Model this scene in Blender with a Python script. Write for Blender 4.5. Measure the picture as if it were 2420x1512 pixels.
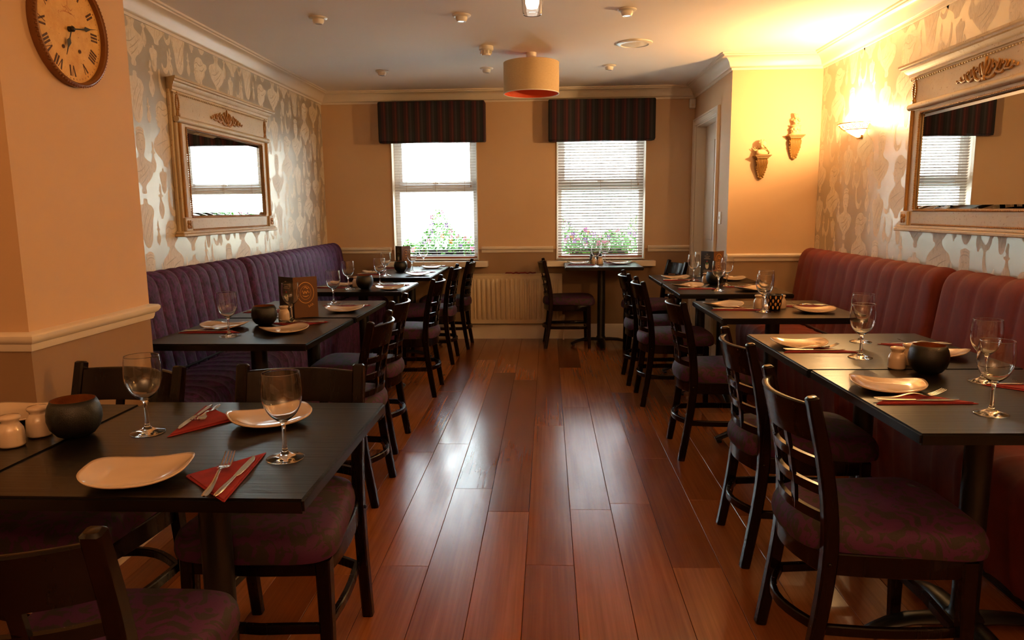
import bpy, bmesh, math, random
from mathutils import Vector, Matrix
R = math.radians
PI = math.pi
rnd = random.Random(7)
for o in list(bpy.data.objects): bpy.data.objects.remove(o)
S = bpy.context.scene
C = S.collection

# ------------------------------------------------------------------ camera
H = 1.2918
YAW, PITCH, ROLL = .0505, .152, -.0098
cd = bpy.data.cameras.new('camera'); cam = bpy.data.objects.new('camera', cd); C.objects.link(cam)
fwd = Vector((-math.sin(YAW)*math.cos(PITCH), math.cos(YAW)*math.cos(PITCH), -math.sin(PITCH)))
rt = Vector((math.cos(YAW), math.sin(YAW), 0)); up = rt.cross(fwd)
c_, s_ = math.cos(ROLL), math.sin(ROLL)
rt2, up2 = rt*c_ + up*s_, up*c_ - rt*s_
M = Matrix((rt2, up2, -fwd)).transposed().to_4x4(); M.translation = Vector((0, 0, H))
cam.matrix_world = M
cd.sensor_width = 36; cd.sensor_fit = 'HORIZONTAL'; cd.lens = 1700/2420*36
cd.clip_start = .02
S.camera = cam

# ------------------------------------------------------------------ world and light
w = bpy.data.worlds.new('sky'); S.world = w; w.use_nodes = True
bg = w.node_tree.nodes['Background']; bg.inputs[0].default_value = (.84, .94, 1, 1); bg.inputs[1].default_value = 12.0

def lamp(name, kind, loc, energy, col, size=.1, rot=None, sy=None, spot=None):
    l = bpy.data.lights.new(name, kind); l.energy = energy; l.color = col
    if kind == 'AREA':
        l.size = size
        if sy: l.shape = 'RECTANGLE'; l.size_y = sy
    else: l.shadow_soft_size = size
    if spot: l.spot_size = spot[0]; l.spot_blend = spot[1]
    o = bpy.data.objects.new(name, l); C.objects.link(o); o.location = loc
    if rot: o.rotation_euler = rot
    return o
WARM = (1, .56, .17)
lamp('sconce_bulb', 'POINT', (2.025, 5.05, 1.87), 42, (1, .61, .26), .03)
lamp('sconce_bulb', 'POINT', (2.025, 2.19, 1.87), 34, (1, .53, .19), .03)
lamp('sconce_bulb', 'POINT', (-2.155, .6, 1.87), 5, (1, .52, .16), .03)
lamp('added_fill_uplight', 'SPOT', (.3, -1.3, 1.42), 150, (1, .55, .25), .05, rot=(PI, 0, 0), spot=(R(150), .4))  # added fill: bounces warm light off the ceiling behind the camera
lamp('pendant_bulb', 'POINT', (-.075, 3.8, 2.33), 14, (1, .88, .7), .03)
S.view_settings.view_transform = 'Standard'; S.view_settings.look = 'None'
S.view_settings.gamma = 1; S.view_settings.use_curve_mapping = False
S.view_settings.exposure = 1.08

# ------------------------------------------------------------------ material helpers
def lin(c):
    return tuple((x/255/12.92 if x/255 <= .04045 else ((x/255+.055)/1.055)**2.4) for x in c)+(1,)
def mat(name, col=(200,200,200), rough=.5, metal=0, **k):
    m = bpy.data.materials.new(name); m.use_nodes = True
    p = m.node_tree.nodes['Principled BSDF']
    p.inputs['Base Color'].default_value = lin(col); p.inputs['Roughness'].default_value = rough
    p.inputs['Metallic'].default_value = metal
    for a, b in k.items(): p.inputs[a.replace('_', ' ')].default_value = b
    return m
class N:
    def __init__(s, m): s.t = m.node_tree; s.p = s.t.nodes['Principled BSDF']
    def n(s, kind, **k):
        x = s.t.nodes.new(kind)
        for a, b in k.items(): setattr(x, a, b)
        return x
    def l(s, a, b): s.t.links.new(a, b)
    def coord(s, which='Object', scale=(1,1,1), loc=(0,0,0)):
        t = s.n('ShaderNodeTexCoord'); mp = s.n('ShaderNodeMapping')
        mp.inputs['Scale'].default_value = scale; mp.inputs['Location'].default_value = loc
        s.l(t.outputs[which], mp.inputs[0]); return mp.outputs[0]
    def noise(s, v, scale=5, detail=3, rough=.5, dist=0):
        x = s.n('ShaderNodeTexNoise'); x.inputs['Scale'].default_value = scale; x.inputs['Detail'].default_value = detail
        x.inputs['Roughness'].default_value = rough; x.inputs['Distortion'].default_value = dist
        s.l(v, x.inputs['Vector']); return x.outputs['Fac']
    def ramp(s, f, stops):
        x = s.n('ShaderNodeValToRGB'); e = x.color_ramp.elements
        while len(e) < len(stops): e.new(.5)
        for q, (a, c) in zip(e, stops):
            q.position = a; q.color = lin(c) if not isinstance(c, float) else (c, c, c, 1)
        s.l(f, x.inputs[0]); return x.outputs[0]
    def mix(s, f, a, b, mode='MIX'):
        x = s.n('ShaderNodeMix', data_type='RGBA', blend_type=mode)
        if isinstance(f, float): x.inputs[0].default_value = f
        else: s.l(f, x.inputs[0])
        for v, i in ((a, 6), (b, 7)):
            if isinstance(v, tuple): x.inputs[i].default_value = lin(v)
            else: s.l(v, x.inputs[i])
        return x.outputs[2]
    def math(s, op, a, b=None):
        x = s.n('ShaderNodeMath', operation=op)
        for v, i in ((a, 0), (b, 1)):
            if v is None: continue
            if isinstance(v, (int, float)): x.inputs[i].default_value = v
            else: s.l(v, x.inputs[i])
        return x.outputs[0]
    def bump(s, f, st=.2, d=.01):
        x = s.n('ShaderNodeBump'); x.inputs['Strength'].default_value = st; x.inputs['Distance'].default_value = d
        s.l(f, x.inputs['Height']); s.l(x.outputs[0], s.p.inputs['Normal'])
    def col(s, c): s.l(c, s.p.inputs['Base Color'])
    def rough(s, c): s.l(c, s.p.inputs['Roughness'])

def mottled(name, a, b, scale=8, rough=.6, bump=.05, metal=0, **k):
    m = mat(name, a, rough, metal, **k); n = N(m); v = n.coord()
    f = n.noise(v, scale, 4); n.col(n.ramp(f, [(.35, a), (.65, b)]))
    if bump: n.bump(n.noise(v, scale*12, 3), bump, .002)
    return m
Mt = {}
def wallpaint(name, top, low, zr=.905):
    m = mat(name, top, .75); n = N(m); v = n.coord()
    sp = n.n('ShaderNodeSeparateXYZ'); n.l(v, sp.inputs[0])
    st = n.math('GREATER_THAN', sp.outputs[2], zr)
    nz = n.noise(v, 2.2, 4)
    a = n.ramp(nz, [(.3, top), (.7, tuple(min(255, x+4) for x in top))])
    b = n.ramp(nz, [(.3, low), (.7, tuple(min(255, x+4) for x in low))])
    n.col(n.mix(st, b, a)); n.bump(n.noise(v, 160, 3), .06, .002)
    return m
Mt['paint'] = wallpaint('wall_paint', (202,168,132), (146,116,86))
Mt['ceiling'] = mottled('ceiling_paint', (240,230,219), (243,234,224), 1.5, .85, .04)
Mt['trim'] = mottled('gloss_trim_paint', (222,208,190), (226,213,196), 2, .38, .02)
Mt['white'] = mottled('white_plastic', (225,222,214), (229,226,220), 3, .35, .0)
Mt['upvc'] = mottled('white_window_frame', (228,230,230), (232,234,234), 3, .3, .0)

# floorboards: one shared oak material, each plank object shifts it by its own random value
m = mat('oak_floorboard', (140,86,50), .3); n = N(m)
oi = n.n('ShaderNodeObjectInfo'); tc = n.n('ShaderNodeTexCoord')
off = n.n('ShaderNodeVectorMath', operation='SCALE'); cmb = n.n('ShaderNodeCombineXYZ')
for i in range(3): n.l(oi.outputs['Random'], cmb.inputs[i])
n.l(cmb.outputs[0], off.inputs[0]); off.inputs['Scale'].default_value = 37
add = n.n('ShaderNodeVectorMath', operation='ADD'); n.l(tc.outputs['Object'], add.inputs[0]); n.l(off.outputs[0], add.inputs[1])
mp = n.n('ShaderNodeMapping'); mp.inputs['Scale'].default_value = (1, .09, 1); n.l(add.outputs[0], mp.inputs[0])
big = n.noise(mp.outputs[0], 6, 2, .45, .4)
rings = n.math('FRACT', n.math('MULTIPLY', big, 4.0)); rings = n.math('ABSOLUTE', n.math('SUBTRACT', rings, .5))
mp2 = n.n('ShaderNodeMapping'); mp2.inputs['Scale'].default_value = (1, .02, 1); n.l(add.outputs[0], mp2.inputs[0])
fine = n.noise(mp2.outputs[0], 95, 5, .6)
grain = n.math('ADD', n.math('MULTIPLY', rings, .4), n.math('MULTIPLY', fine, .9))
c1 = n.ramp(grain, [(.3, (128,82,49)), (.6, (146,97,60)), (.9, (160,110,71))])
tone = n.ramp(oi.outputs['Random'], [(0., (168,132,112)), (.12, (205,175,150)), (.5, (232,208,188)), (1., (252,236,220))])
c2 = n.mix(1.0, c1, tone, 'MULTIPLY')
vo = n.n('ShaderNodeTexVoronoi'); mp3 = n.n('ShaderNodeMapping'); mp3.inputs['Scale'].default_value = (2.6, 1.0, 1)
n.l(add.outputs[0], mp3.inputs[0]); n.l(mp3.outputs[0], vo.inputs['Vector']); vo.inputs['Scale'].default_value = 1.25
kn = n.ramp(vo.outputs['Distance'], [(.0, .2), (.012, .5), (.04, 1.0)])
c3 = n.mix(kn, (58,30,16), c2); n.col(c3)
n.rough(n.ramp(n.noise(mp.outputs[0], 14, 4), [(.3, .18), (.7, .27)]))
n.bump(fine, .12, .001); n.p.inputs['Specular IOR Level'].default_value = .34
Mt['oak'] = m
Mt['subfloor'] = mottled('dark_subfloor', (30,18,12), (38,24,16), 6, .9, 0)

def wood(name, a, b, rough=.3, axis='X', sc=1, bump=.3):
    m = mat(name, a, rough); n = N(m)
    s = {'X': (.03, 1, 1), 'Y': (1, .03, 1), 'Z': (1, 1, .06)}[axis]
    v = n.coord('Object', tuple(q*sc for q in s)); f = n.noise(v, 170, 4, .65); g = n.noise(v, 30, 3)
    h = n.math('ADD', n.math('MULTIPLY', f, .6), n.math('MULTIPLY', g, .4))
    n.col(n.ramp(h, [(.35, a), (.65, b)])); n.bump(h, bump, .0015)
    n.rough(n.ramp(h, [(.3, rough+.1), (.7, max(.05, rough-.06))]))
    return m
Mt['table'] = wood('black_stained_table_wood', (5,4,3), (13,9,7), .27, 'X', 1, .0)
n = N(Mt['table']); n.t.links.remove(n.p.inputs['Roughness'].links[0]); n.p.inputs['Roughness'].default_value = .28; v = n.coord('Object', (.025, 1, 1)); h = n.math('ADD', n.noise(v, 62, 5, .7), n.math('MULTIPLY', n.noise(v, 210, 2), .35))
ge = n.n('ShaderNodeNewGeometry'); sp = n.n('ShaderNodeSeparateXYZ'); n.l(ge.outputs['Normal'], sp.inputs[0]); n.p.inputs['Specular IOR Level'].default_value = .36
bu = n.n('ShaderNodeBump'); bu.inputs['Distance'].default_value = .003; n.l(h, bu.inputs['Height'])
n.l(n.math('MULTIPLY', n.math('GREATER_THAN', sp.outputs[2], .97), .3), bu.inputs['Strength']); n.l(bu.outputs[0], n.p.inputs['Normal'])
Mt['chair'] = wood('dark_mahogany_lacquer', (12,5,4), (18,7,5), .22, 'Z', .5, .05)
Mt['chair'].node_tree.nodes['Principled BSDF'].inputs['Specular IOR Level'].default_value = .22
Mt['iron'] = mottled('black_cast_iron', (14,14,15), (20,20,21), 20, .38, .04)

def damask(name, a, b, sheen):
    m = mat(name, a, .75); n = N(m); v = n.coord('Object')
    f = n.noise(v, 15, 2, .5, 2.4); g = n.noise(v, 400, 2)
    c = n.ramp(f, [(.5, a), (.525, b)]); n.col(n.mix(.10, c, n.ramp(g, [(.3, (10,5,10)), (.7, (90,40,80))])))
    m.node_tree.nodes['Principled BSDF'].inputs['Sheen Weight'].default_value = sheen
    n.bump(n.math('ADD', n.math('MULTIPLY', f, .5), n.math('MULTIPLY', g, .3)), .25, .001)
    return m
Mt['damask'] = damask('purple_damask_cloth', (62,7,58), (33,28,18), .0)
def velvet(name, a, b, sc, sheen, st):
    m = mat(name, a, .8); n = N(m); v = n.coord('Object', (1, 1.3, .7))
    f = n.noise(v, sc, 5, .72, .3); n.col(n.ramp(f, [(.36, a), (.66, b)]))
    p = n.p; p.inputs['Sheen Weight'].default_value = sheen; p.inputs['Sheen Roughness'].default_value = .4
    p.inputs['Sheen Tint'].default_value = lin(st)
    n.bump(n.noise(v, 300, 2), .15, .001); return m
Mt['purple'] = velvet('purple_crushed_velvet', (30,5,32), (84,27,86), 40, .06, (190,120,210))
Mt['rust'] = velvet('rust_red_velvet', (86,17,7), (102,24,10), 14, .05, (255,150,100))
Mt['seam_p'] = mat('dark_purple_seam', (18,6,22), .9); Mt['seam_r'] = mat('dark_red_seam', (50,10,6), .9)

g = mat('clear_glass', (255,255,255), .0); g.node_tree.nodes['Principled BSDF'].inputs['Transmission Weight'].default_value = 1
g.node_tree.nodes['Principled BSDF'].inputs['IOR'].default_value = 1.45
Mt['glass'] = g
Mt['pane'] = mat('window_glass', (250,255,252), 0.0)
Mt['pane'].node_tree.nodes['Principled BSDF'].inputs['Transmission Weight'].default_value = 1
Mt['pane'].node_tree.nodes['Principled BSDF'].inputs['IOR'].default_value = 1.05
Mt['china'] = mottled('glazed_white_china', (194,170,146), (199,176,152), 3, .12, 0, Coat_Weight=.5)
Mt['napkin'] = mottled('red_paper_napkin', (122,17,20), (136,22,24), 30, .85, .2)
Mt['steel'] = mottled('polished_steel', (200,198,194), (214,212,208), 4, .14, 0, 1)
Mt['bowl'] = mottled('hammered_black_metal', (7,7,7), (13,12,11), 40, .4, .4)
Mt['copper'] = mottled('copper_lining', (150,92,48), (180,112,60), 30, .42, .3, .6)
Mt['menu'] = mottled('brown_menu_card', (94,58,30), (99,62,33), 3, .5, 0)
Mt['menu_dark'] = mottled('charcoal_menu_card', (42,34,26), (46,37,29), 3, .5, 0)
Mt['gold'] = mottled('gold_print', (196,140,66), (206,150,74), 5, .5, 0)
Mt['ink'] = mottled('pale_print', (150,128,96), (156,134,102), 5, .6, 0)
Mt['cream_print'] = mottled('cream_print', (215,205,170), (220,210,176), 5, .6, 0)
Mt['green_print'] = mottled('green_print', (50,96,36), (60,110,40), 50, .6, 0)
Mt['red_print'] = mottled('red_print', (180,44,26), (184,48,30), 50, .6, 0)
# distressed cream paint with brown in the recesses
def distressed(name, a, b, r, sc=60):
    m = mat(name, a, r); n = N(m); v = n.coord()
    f = n.noise(v, sc, 6, .75); q = n.noise(v, 7, 4)
    n.col(n.mix(n.ramp(f, [(.58, 0.0), (.68, 1.0)]), n.ramp(q, [(.3, a), (.7, tuple(x-14 for x in a))]), b))
    n.bump(f, .3, .002); return m
Mt['frame'] = distressed('antique_cream_paint', (202,180,144), (140,98,56), .5)
Mt['gilt'] = distressed('worn_gilt_paint', (168,122,56), (96,62,26), .45, 110)
Mt['mirror'] = mat('mirror_silver', (236,238,236), .0, 1)
Mt['plaster'] = distressed('aged_plaster', (216,190,140), (170,128,70), .7, 90)
Mt['corbel'] = distressed('bronzed_plaster', (150,110,52), (84,54,22), .6, 70)
m = mat('clock_face', (214,170,96), .6); n = N(m); v = n.coord()
f = n.noise(v, 9, 6, .7); q = n.noise(v, 120, 3, .6)
n.col(n.mix(n.ramp(q, [(.66, 0.0), (.72, .8)]), n.ramp(f, [(.3, (196,142,66)), (.7, (226,186,110))]), (120,70,30)))
Mt['clockface'] = m
Mt['clockink'] = mottled('faded_brown_ink', (64,38,24), (90,56,34), 60, .7, 0)
Mt['faint'] = mottled('faint_sepia_ink', (176,112,52), (186,122,58), 60, .7, 0)
Mt['rim'] = distressed('bronze_rim', (130,84,38), (80,48,20), .4, 70)
Mt['hand'] = mottled('black_clock_hand', (18,13,10), (24,18,14), 20, .4, 0)
# wallpaper
m = mat('silver_wallpaper_ground', (166,156,140), .36, .45); n = N(m); v = n.coord()
n.col(n.ramp(n.noise(v, 3, 3), [(.3, (184,172,154)), (.7, (192,181,164))])); n.bump(n.noise(v, 90, 2), .05, .002)
Mt['paper'] = m
m = mat('cream_bust_print', (204,188,164), .55); n = N(m); v = n.coord('Object', (1,1,.35))
f = n.noise(v, 34, 3, .5, 2.2)
n.col(n.ramp(f, [(.40, (208,192,167)), (.5, (224,210,188)), (.6, (216,201,177))]))
Mt['bust'] = m
Mt['bustline'] = mottled('taupe_print_line', (184,168,144), (188,172,148), 10, .5, 0)
# pelmet stripes along X
m = mat('striped_wool', (40,20,26), .9); n = N(m); v = n.coord()
sp = n.n('ShaderNodeSeparateXYZ'); n.l(v, sp.inputs[0])
fr = n.math('FRACT', n.math('DIVIDE', n.math('ADD', sp.outputs[0], 10), .109))
cr = n.n('ShaderNodeValToRGB'); cr.color_ramp.interpolation = 'CONSTANT'; el = cr.color_ramp.elements
st = [(0, (26,19,25)), (.14, (52,18,26)), (.33, (70,22,30)), (.42, (120,60,42)), (.436, (62,20,28)), (.55, (36,30,32)), (.66, (48,46,44)), (.82, (30,30,30))]
while len(el) < len(st): el.new(.5)
for q, (a, c) in zip(el, st): q.position = a; q.color = lin(c)
n.l(fr, cr.inputs[0]); n.col(cr.outputs[0]); n.bump(n.noise(v, 300, 2), .3, .001)
Mt['stripe'] = m
Mt['slat'] = mottled('cream_aluminium_slat', (158,146,138), (164,152,144), 3, .35, 0)
Mt['rail_brown'] = mottled('brown_bottom_rail', (150,88,60), (156,94,64), 3, .5, 0)
Mt['cord'] = mottled('beige_cord', (170,140,110), (176,146,116), 3, .8, 0)
Mt['radiator'] = mottled('cream_radiator_enamel', (206,184,150), (210,189,156), 3, .4, 0)
Mt['cloth_red'] = mottled('dark_red_cloth', (96,14,14), (112,20,18), 30, .9, .2)
# lampshade linen, a little translucent
m = mat('linen_shade', (206,186,152), .85); n = N(m); v = n.coord('Object', (1,1,1))
f = n.noise(n.coord('Object', (60,60,900)), 1, 2); n.col(n.ramp(f, [(.3, (198,172,132)), (.7, (214,190,150))])); n.bump(f, .2, .001)
Mt['linen'] = m
Mt['orange'] = mottled('orange_lining', (226,84,34), (232,92,40), 5, .6, 0)
m = mat('frosted_lamp_glass', (255,255,250), .35); p = m.node_tree.nodes['Principled BSDF']
p.inputs['Emission Color'].default_value = (1, .93, .8, 1); p.inputs['Emission Strength'].default_value = 2.6
Mt['lampglass'] = m
m = mat('lit_alabaster', (255,236,200), .4); p = m.node_tree.nodes['Principled BSDF']
p.inputs['Emission Color'].default_value = (1, .72, .34, 1); p.inputs['Emission Strength'].default_value = 4
Mt['alabaster'] = m
Mt['brass'] = mottled('brass_wire', (190,130,50), (200,140,60), 6, .3, 0, .9)
Mt['lens'] = mat('downlight_lens', (180,200,220), .1)
Mt['grille'] = mottled('speaker_cloth', (226,216,196), (230,220,200), 200, .8, .2)
Mt['black'] = mottled('black_glaze', (16,13,11), (20,16,14), 20, .2, 0)
Mt['leaf'] = mottled('leaf_green', (44,100,22), (86,150,40), 20, .5, 0); Mt['leaf'].node_tree.nodes['Principled BSDF'].inputs['Subsurface Weight'].default_value = .0
Mt['pet1'] = mottled('violet_petal', (150,80,200), (170,100,215), 9, .6, 0)
Mt['pet2'] = mottled('pink_petal', (230,110,170), (240,130,185), 9, .6, 0)
Mt['pet3'] = mottled('orange_petal', (240,150,40), (245,160,60), 9, .6, 0)
Mt['planter'] = mottled('dark_plastic_planter', (46,38,38), (54,45,44), 9, .6, 0)
Mt['render'] = mottled('pale_house_render', (205,203,196), (214,212,206), 2, .8, 0)
Mt['slate'] = mottled('grey_slate', (90,95,102), (104,108,114), 6, .7, 0)
Mt['asphalt'] = mottled('grey_paving', (196,196,192), (206,206,202), 3, .9, 0)
Mt['hedge'] = mottled('hedge_green', (60,105,44), (96,140,66), 9, .8, .4)
Mt['darkglass'] = mat('dark_house_window', (150,160,168), .1)

# ------------------------------------------------------------------ mesh helpers
def obj(name, bm, m, parent=None, smooth=False, label=None, kind=None, bevel=0, mats=None):
    me = bpy.data.meshes.new(name)
    bmesh.ops.recalc_face_normals(bm, faces=bm.faces)
    bm.to_mesh(me); bm.free()
    for q in (mats or [m]): me.materials.append(Mt[q] if isinstance(q, str) else q)
    if smooth:
        for p in me.polygons: p.use_smooth = True
        if smooth == 'auto': me.set_sharp_from_angle(angle=R(38))
    o = bpy.data.objects.new(name, me); C.objects.link(o)
    if parent: o.parent = parent
    if label: o['label'] = label
    if kind: o['kind'] = kind
    if bevel:
        b = o.modifiers.new('bevel', 'BEVEL'); b.width = bevel; b.segments = 2; b.limit_method = 'ANGLE'; b.angle_limit = R(40)
        for p in me.polygons: p.use_smooth = True
        me.set_sharp_from_angle(angle=R(45))
    return o
def thing(name, label, cat, loc=(0,0,0), rz=0, group=None):
    o = bpy.data.objects.new(name, None); C.objects.link(o); o.empty_display_size = .1
    o.location = loc; o.rotation_euler = (0, 0, rz); o['label'] = label; o['category'] = cat
    if group: o['group'] = group
    return o
def tag(o, label, cat, group=None):
    o['label'] = label; o['category'] = cat
    if group: o['group'] = group
    return o
def dup(root, loc, rz, label, group=None):
    r = root.copy(); C.objects.link(r); r.location = loc; r.rotation_euler = (0, 0, rz); r['label'] = label
    if group: r['group'] = group
    for ch in list(root.children):
        c = ch.copy(); C.objects.link(c); c.parent = r
        for g2 in ch.children:
            d = g2.copy(); C.objects.link(d); d.parent = c
    return r
NB = bmesh.new
def box(bm, x0, x1, y0, y1, z0, z1):
    v = [bm.verts.new(p) for p in ((x0,y0,z0),(x1,y0,z0),(x1,y1,z0),(x0,y1,z0),(x0,y0,z1),(x1,y0,z1),(x1,y1,z1),(x0,y1,z1))]
    for f in ((0,3,2,1),(4,5,6,7),(0,1,5,4),(1,2,6,5),(2,3,7,6),(3,0,4,7)): bm.faces.new([v[i] for i in f])
    return v
def lathe(bm, prof, seg=24, c=(0,0,0), close=False, arc=2*PI, a0=0):
    rings = []; full = abs(arc-2*PI) < 1e-6; n = seg if full else seg+1
    for r, z in prof:
        if r < 1e-6: rings.append([bm.verts.new((c[0], c[1], c[2]+z))])
        else: rings.append([bm.verts.new((c[0]+r*math.cos(a0+arc*i/seg), c[1]+r*math.sin(a0+arc*i/seg), c[2]+z)) for i in range(n)])
    rg = list(zip(rings, rings[1:]))
    if close: rg.append((rings[-1], rings[0]))
    for A, B in rg:
        for i in range(seg):
            j = (i+1) % n
            if len(A) == 1 and len(B) == 1: continue
            if len(A) == 1: bm.faces.new((A[0], B[i], B[j]))
            elif len(B) == 1: bm.faces.new((A[i], A[j], B[0]))
            else: bm.faces.new((A[i], A[j], B[j], B[i]))
def sweep(bm, path, sect, closed=False, upv=None, cap=True):
    """sect: function i-> list of (a,b) offsets, a along side, b along up; path list of Vector"""
    P = [Vector(p) for p in path]; n = len(P); rings = []
    for i in range(n):
        if closed: t = P[(i+1) % n]-P[i-1]
        else: t = P[min(i+1, n-1)]-P[max(i-1, 0)]
        t.normalize(); u = Vector(upv) if upv else Vector((0,0,1))
        if abs(t.dot(u)) > .98: u = Vector((0,1,0))
        sd = t.cross(u).normalized(); u2 = sd.cross(t).normalized()
        rings.append([bm.verts.new(P[i]+sd*a+u2*b) for a, b in (sect(i) if callable(sect) else sect)])
    k = len(rings[0])
    for i in range(n if closed else n-1):
        A, B = rings[i], rings[(i+1) % n]
        for j in range(k): bm.faces.new((A[j], A[(j+1) % k], B[(j+1) % k], B[j]))
    if cap and not closed:
        bm.faces.new(rings[0][::-1]); bm.faces.new(rings[-1])
def circ(r, n=8): return [(r*math.cos(2*PI*i/n), r*math.sin(2*PI*i/n)) for i in range(n)]
def rect(a, b, ch=0):
    a /= 2; b /= 2
    if not ch: return [(-a,-b),(a,-b),(a,b),(-a,b)]
    return [(-a+ch,-b),(a-ch,-b),(a,-b+ch),(a,b-ch),(a-ch,b),(-a+ch,b),(-a,b-ch),(-a,-b+ch)]
def prism(bm, pts, f):
    """pts 2D outline -> f(x,y,t) for t in 0,1"""
    A = [bm.verts.new(f(x, y, 0)) for x, y in pts]; B = [bm.verts.new(f(x, y, 1)) for x, y in pts]
    bm.faces.new(A[::-1]); bm.faces.new(B)
    for i in range(len(pts)): j = (i+1) % len(pts); bm.faces.new((A[i], A[j], B[j], B[i]))
def flat(bm, pts, f, tri=True):
    v = [bm.verts.new(f(x, y)) for x, y in pts]; fc = bm.faces.new(v)
def catmull(p, k=4, closed=True):
    out = []; n = len(p)
    for i in range(n if closed else n-1):
        if closed: a, b, c, d = p[i-1], p[i], p[(i+1) % n], p[(i+2) % n]
        else: a, b, c, d = p[max(i-1,0)], p[i], p[i+1], p[min(i+2,n-1)]
        for j in range(k):
            t = j/k
            out.append(tuple(.5*((2*b[q])+(-a[q]+c[q])*t+(2*a[q]-5*b[q]+4*c[q]-d[q])*t*t+(-a[q]+3*b[q]-3*c[q]+d[q])*t**3) for q in range(len(b))))
    if not closed: out.append(tuple(p[-1]))
    return out
def ball(bm, c, r, s=(1,1,1), seg=12, rings=8):
    rs = []
    for i in range(rings+1):
        a = PI*i/rings - PI/2
        rs.append((math.cos(a)*r, math.sin(a)*r))
    n0 = len(bm.verts); lathe(bm, [(max(0, x), z) for x, z in rs], seg)
    bm.verts.ensure_lookup_table()
    for v in bm.verts[n0:]: v.co = Vector((v.co.x*s[0]+c[0], v.co.y*s[1]+c[1], v.co.z*s[2]+c[2]))
def molding(name, path, prof, m, closed=False, kind='structure', parent=None):
    """plan path (x,y) walked so the room lies on its right; prof (inset,z)"""
    bm = NB(); P = [Vector((x, y)) for x, y in path]; n = len(P); rings = []
    for i in range(n):
        d0 = (P[i]-P[i-1]).normalized() if i or closed else None
        d1 = (P[(i+1) % n]-P[i]).normalized() if i < n-1 or closed else None
        if d0 is None: d0 = d1
        if d1 is None: d1 = d0
        n0 = Vector((d0.y, -d0.x)); n1 = Vector((d1.y, -d1.x)); mv = (n0+n1)
        mv = mv/mv.dot(n0) if mv.length > 1e-6 else n0
        rings.append([bm.verts.new((P[i].x+mv.x*a, P[i].y+mv.y*a, z)) for a, z in prof])
    k = len(prof)
    for i in range(n if closed else n-1):
        A, B = rings[i], rings[(i+1) % n]
        for j in range(k): bm.faces.new((A[j], A[(j+1) % k], B[(j+1) % k], B[j]))
    if not closed: bm.faces.new(rings[0]); bm.faces.new(rings[-1])
    o = obj(name, bm, m, parent, smooth='auto', kind=kind if not parent else None)
    return o

# ------------------------------------------------------------------ room shell
XL, XR, XC, YB, YC, YN, ZC = -2.22, 2.09, 1.41, 7.19, 5.78, -2.6, 2.44
PX, PY0, PY1 = -1.605, 2.12, 2.80
bm = NB(); box(bm, XL-.2, XR+.2, YN-.2, YB+.3, -.2, -.014)
floor = obj('floor', bm, 'subfloor', kind='structure')
# planks, each its own object
x = XL; k = 0; PW = .178
while x < XR-.01:
    x1 = min(x+PW, XR); y = YN - rnd.random()*1.5
    while y < YB:
        L = rnd.choice([1.1, 1.5, 1.9, 2.2]) + rnd.random()*.3; y1 = min(y+L, YB); y0 = max(y, YN)
        if y1 - y0 > .04 and y1 > 0.6:
            bm = NB(); g_ = .0007; h = rnd.random()*.0006
            w2, l2 = (x1-x)/2-g_, (y1-y0)/2-g_
            box(bm, -w2, w2, -l2, l2, -.013, -h)
            bmesh.ops.bevel(bm, geom=[e for e in bm.edges if all(v.co.z > -.005 for v in e.verts)], offset=.0011, segments=1, affect='EDGES')
            o = obj('plank', bm, 'oak', floor); o.location = ((x+x1)/2, (y0+y1)/2, 0); k += 1
        elif y1-y0 > .04:
            bm = NB(); box(bm, -(x1-x)/2, (x1-x)/2, -(y1-y0)/2, (y1-y0)/2, -.013, 0)
            o = obj('plank', bm, 'oak', floor); o.location = ((x+x1)/2, (y0+y1)/2, 0)
        y += L
    x += PW
bm = NB(); box(bm, XL-.2, XR+.2, YN-.2, YB+.3, ZC, ZC+.15); obj('ceiling', bm, 'ceiling', kind='structure')
# back wall with two openings
W1 = (-1.54, -.69); W2 = (.085, .955); WZ0, WZ1 = .80, 2.12
bm = NB()
for a, b in ((XL-.2, W1[0]), (W1[1], W2[0]), (W2[1], XC+.3)): box(bm, a, b, YB, YB+.2, 0, ZC)
for a, b in (W1, W2): box(bm, a, b, YB, YB+.2, 0, WZ0); box(bm, a, b, YB, YB+.2, WZ1, ZC)
obj('wall_back', bm, 'paint', kind='structure')
bm = NB(); box(bm, XL-.2, XR+.2, YN-.2, YN, 0, ZC); obj('wall_front', bm, 'paint', kind='structure')
bm = NB(); box(bm, XL-.2, XL, YN, YB, 0, ZC); wl = obj('wall_left', bm, 'paper', kind='structure')
bm = NB(); box(bm, XR, XR+.2, YN, YC, 0, ZC); wr = obj('wall_right', bm, 'paper', kind='structure')
bm = NB(); box(bm, XL, PX, PY0, PY1, 0, ZC); obj('wall_pillar', bm, 'paint', kind='structure')
# jog: wall facing the room and the side wall with the door opening
DY0, DY1, DZ = 6.20, 7.09, 2.06
bm = NB(); box(bm, XC+.12, XR+.2, YC, YC+.12, 0, ZC)
box(bm, XC, XC+.12, YC, DY0, 0, ZC); box(bm, XC, XC+.12, DY1, YB, 0, ZC); box(bm, XC, XC+.12, DY0, DY1, DZ, ZC)
obj('wall_alcove', bm, 'paint', kind='structure')
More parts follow.
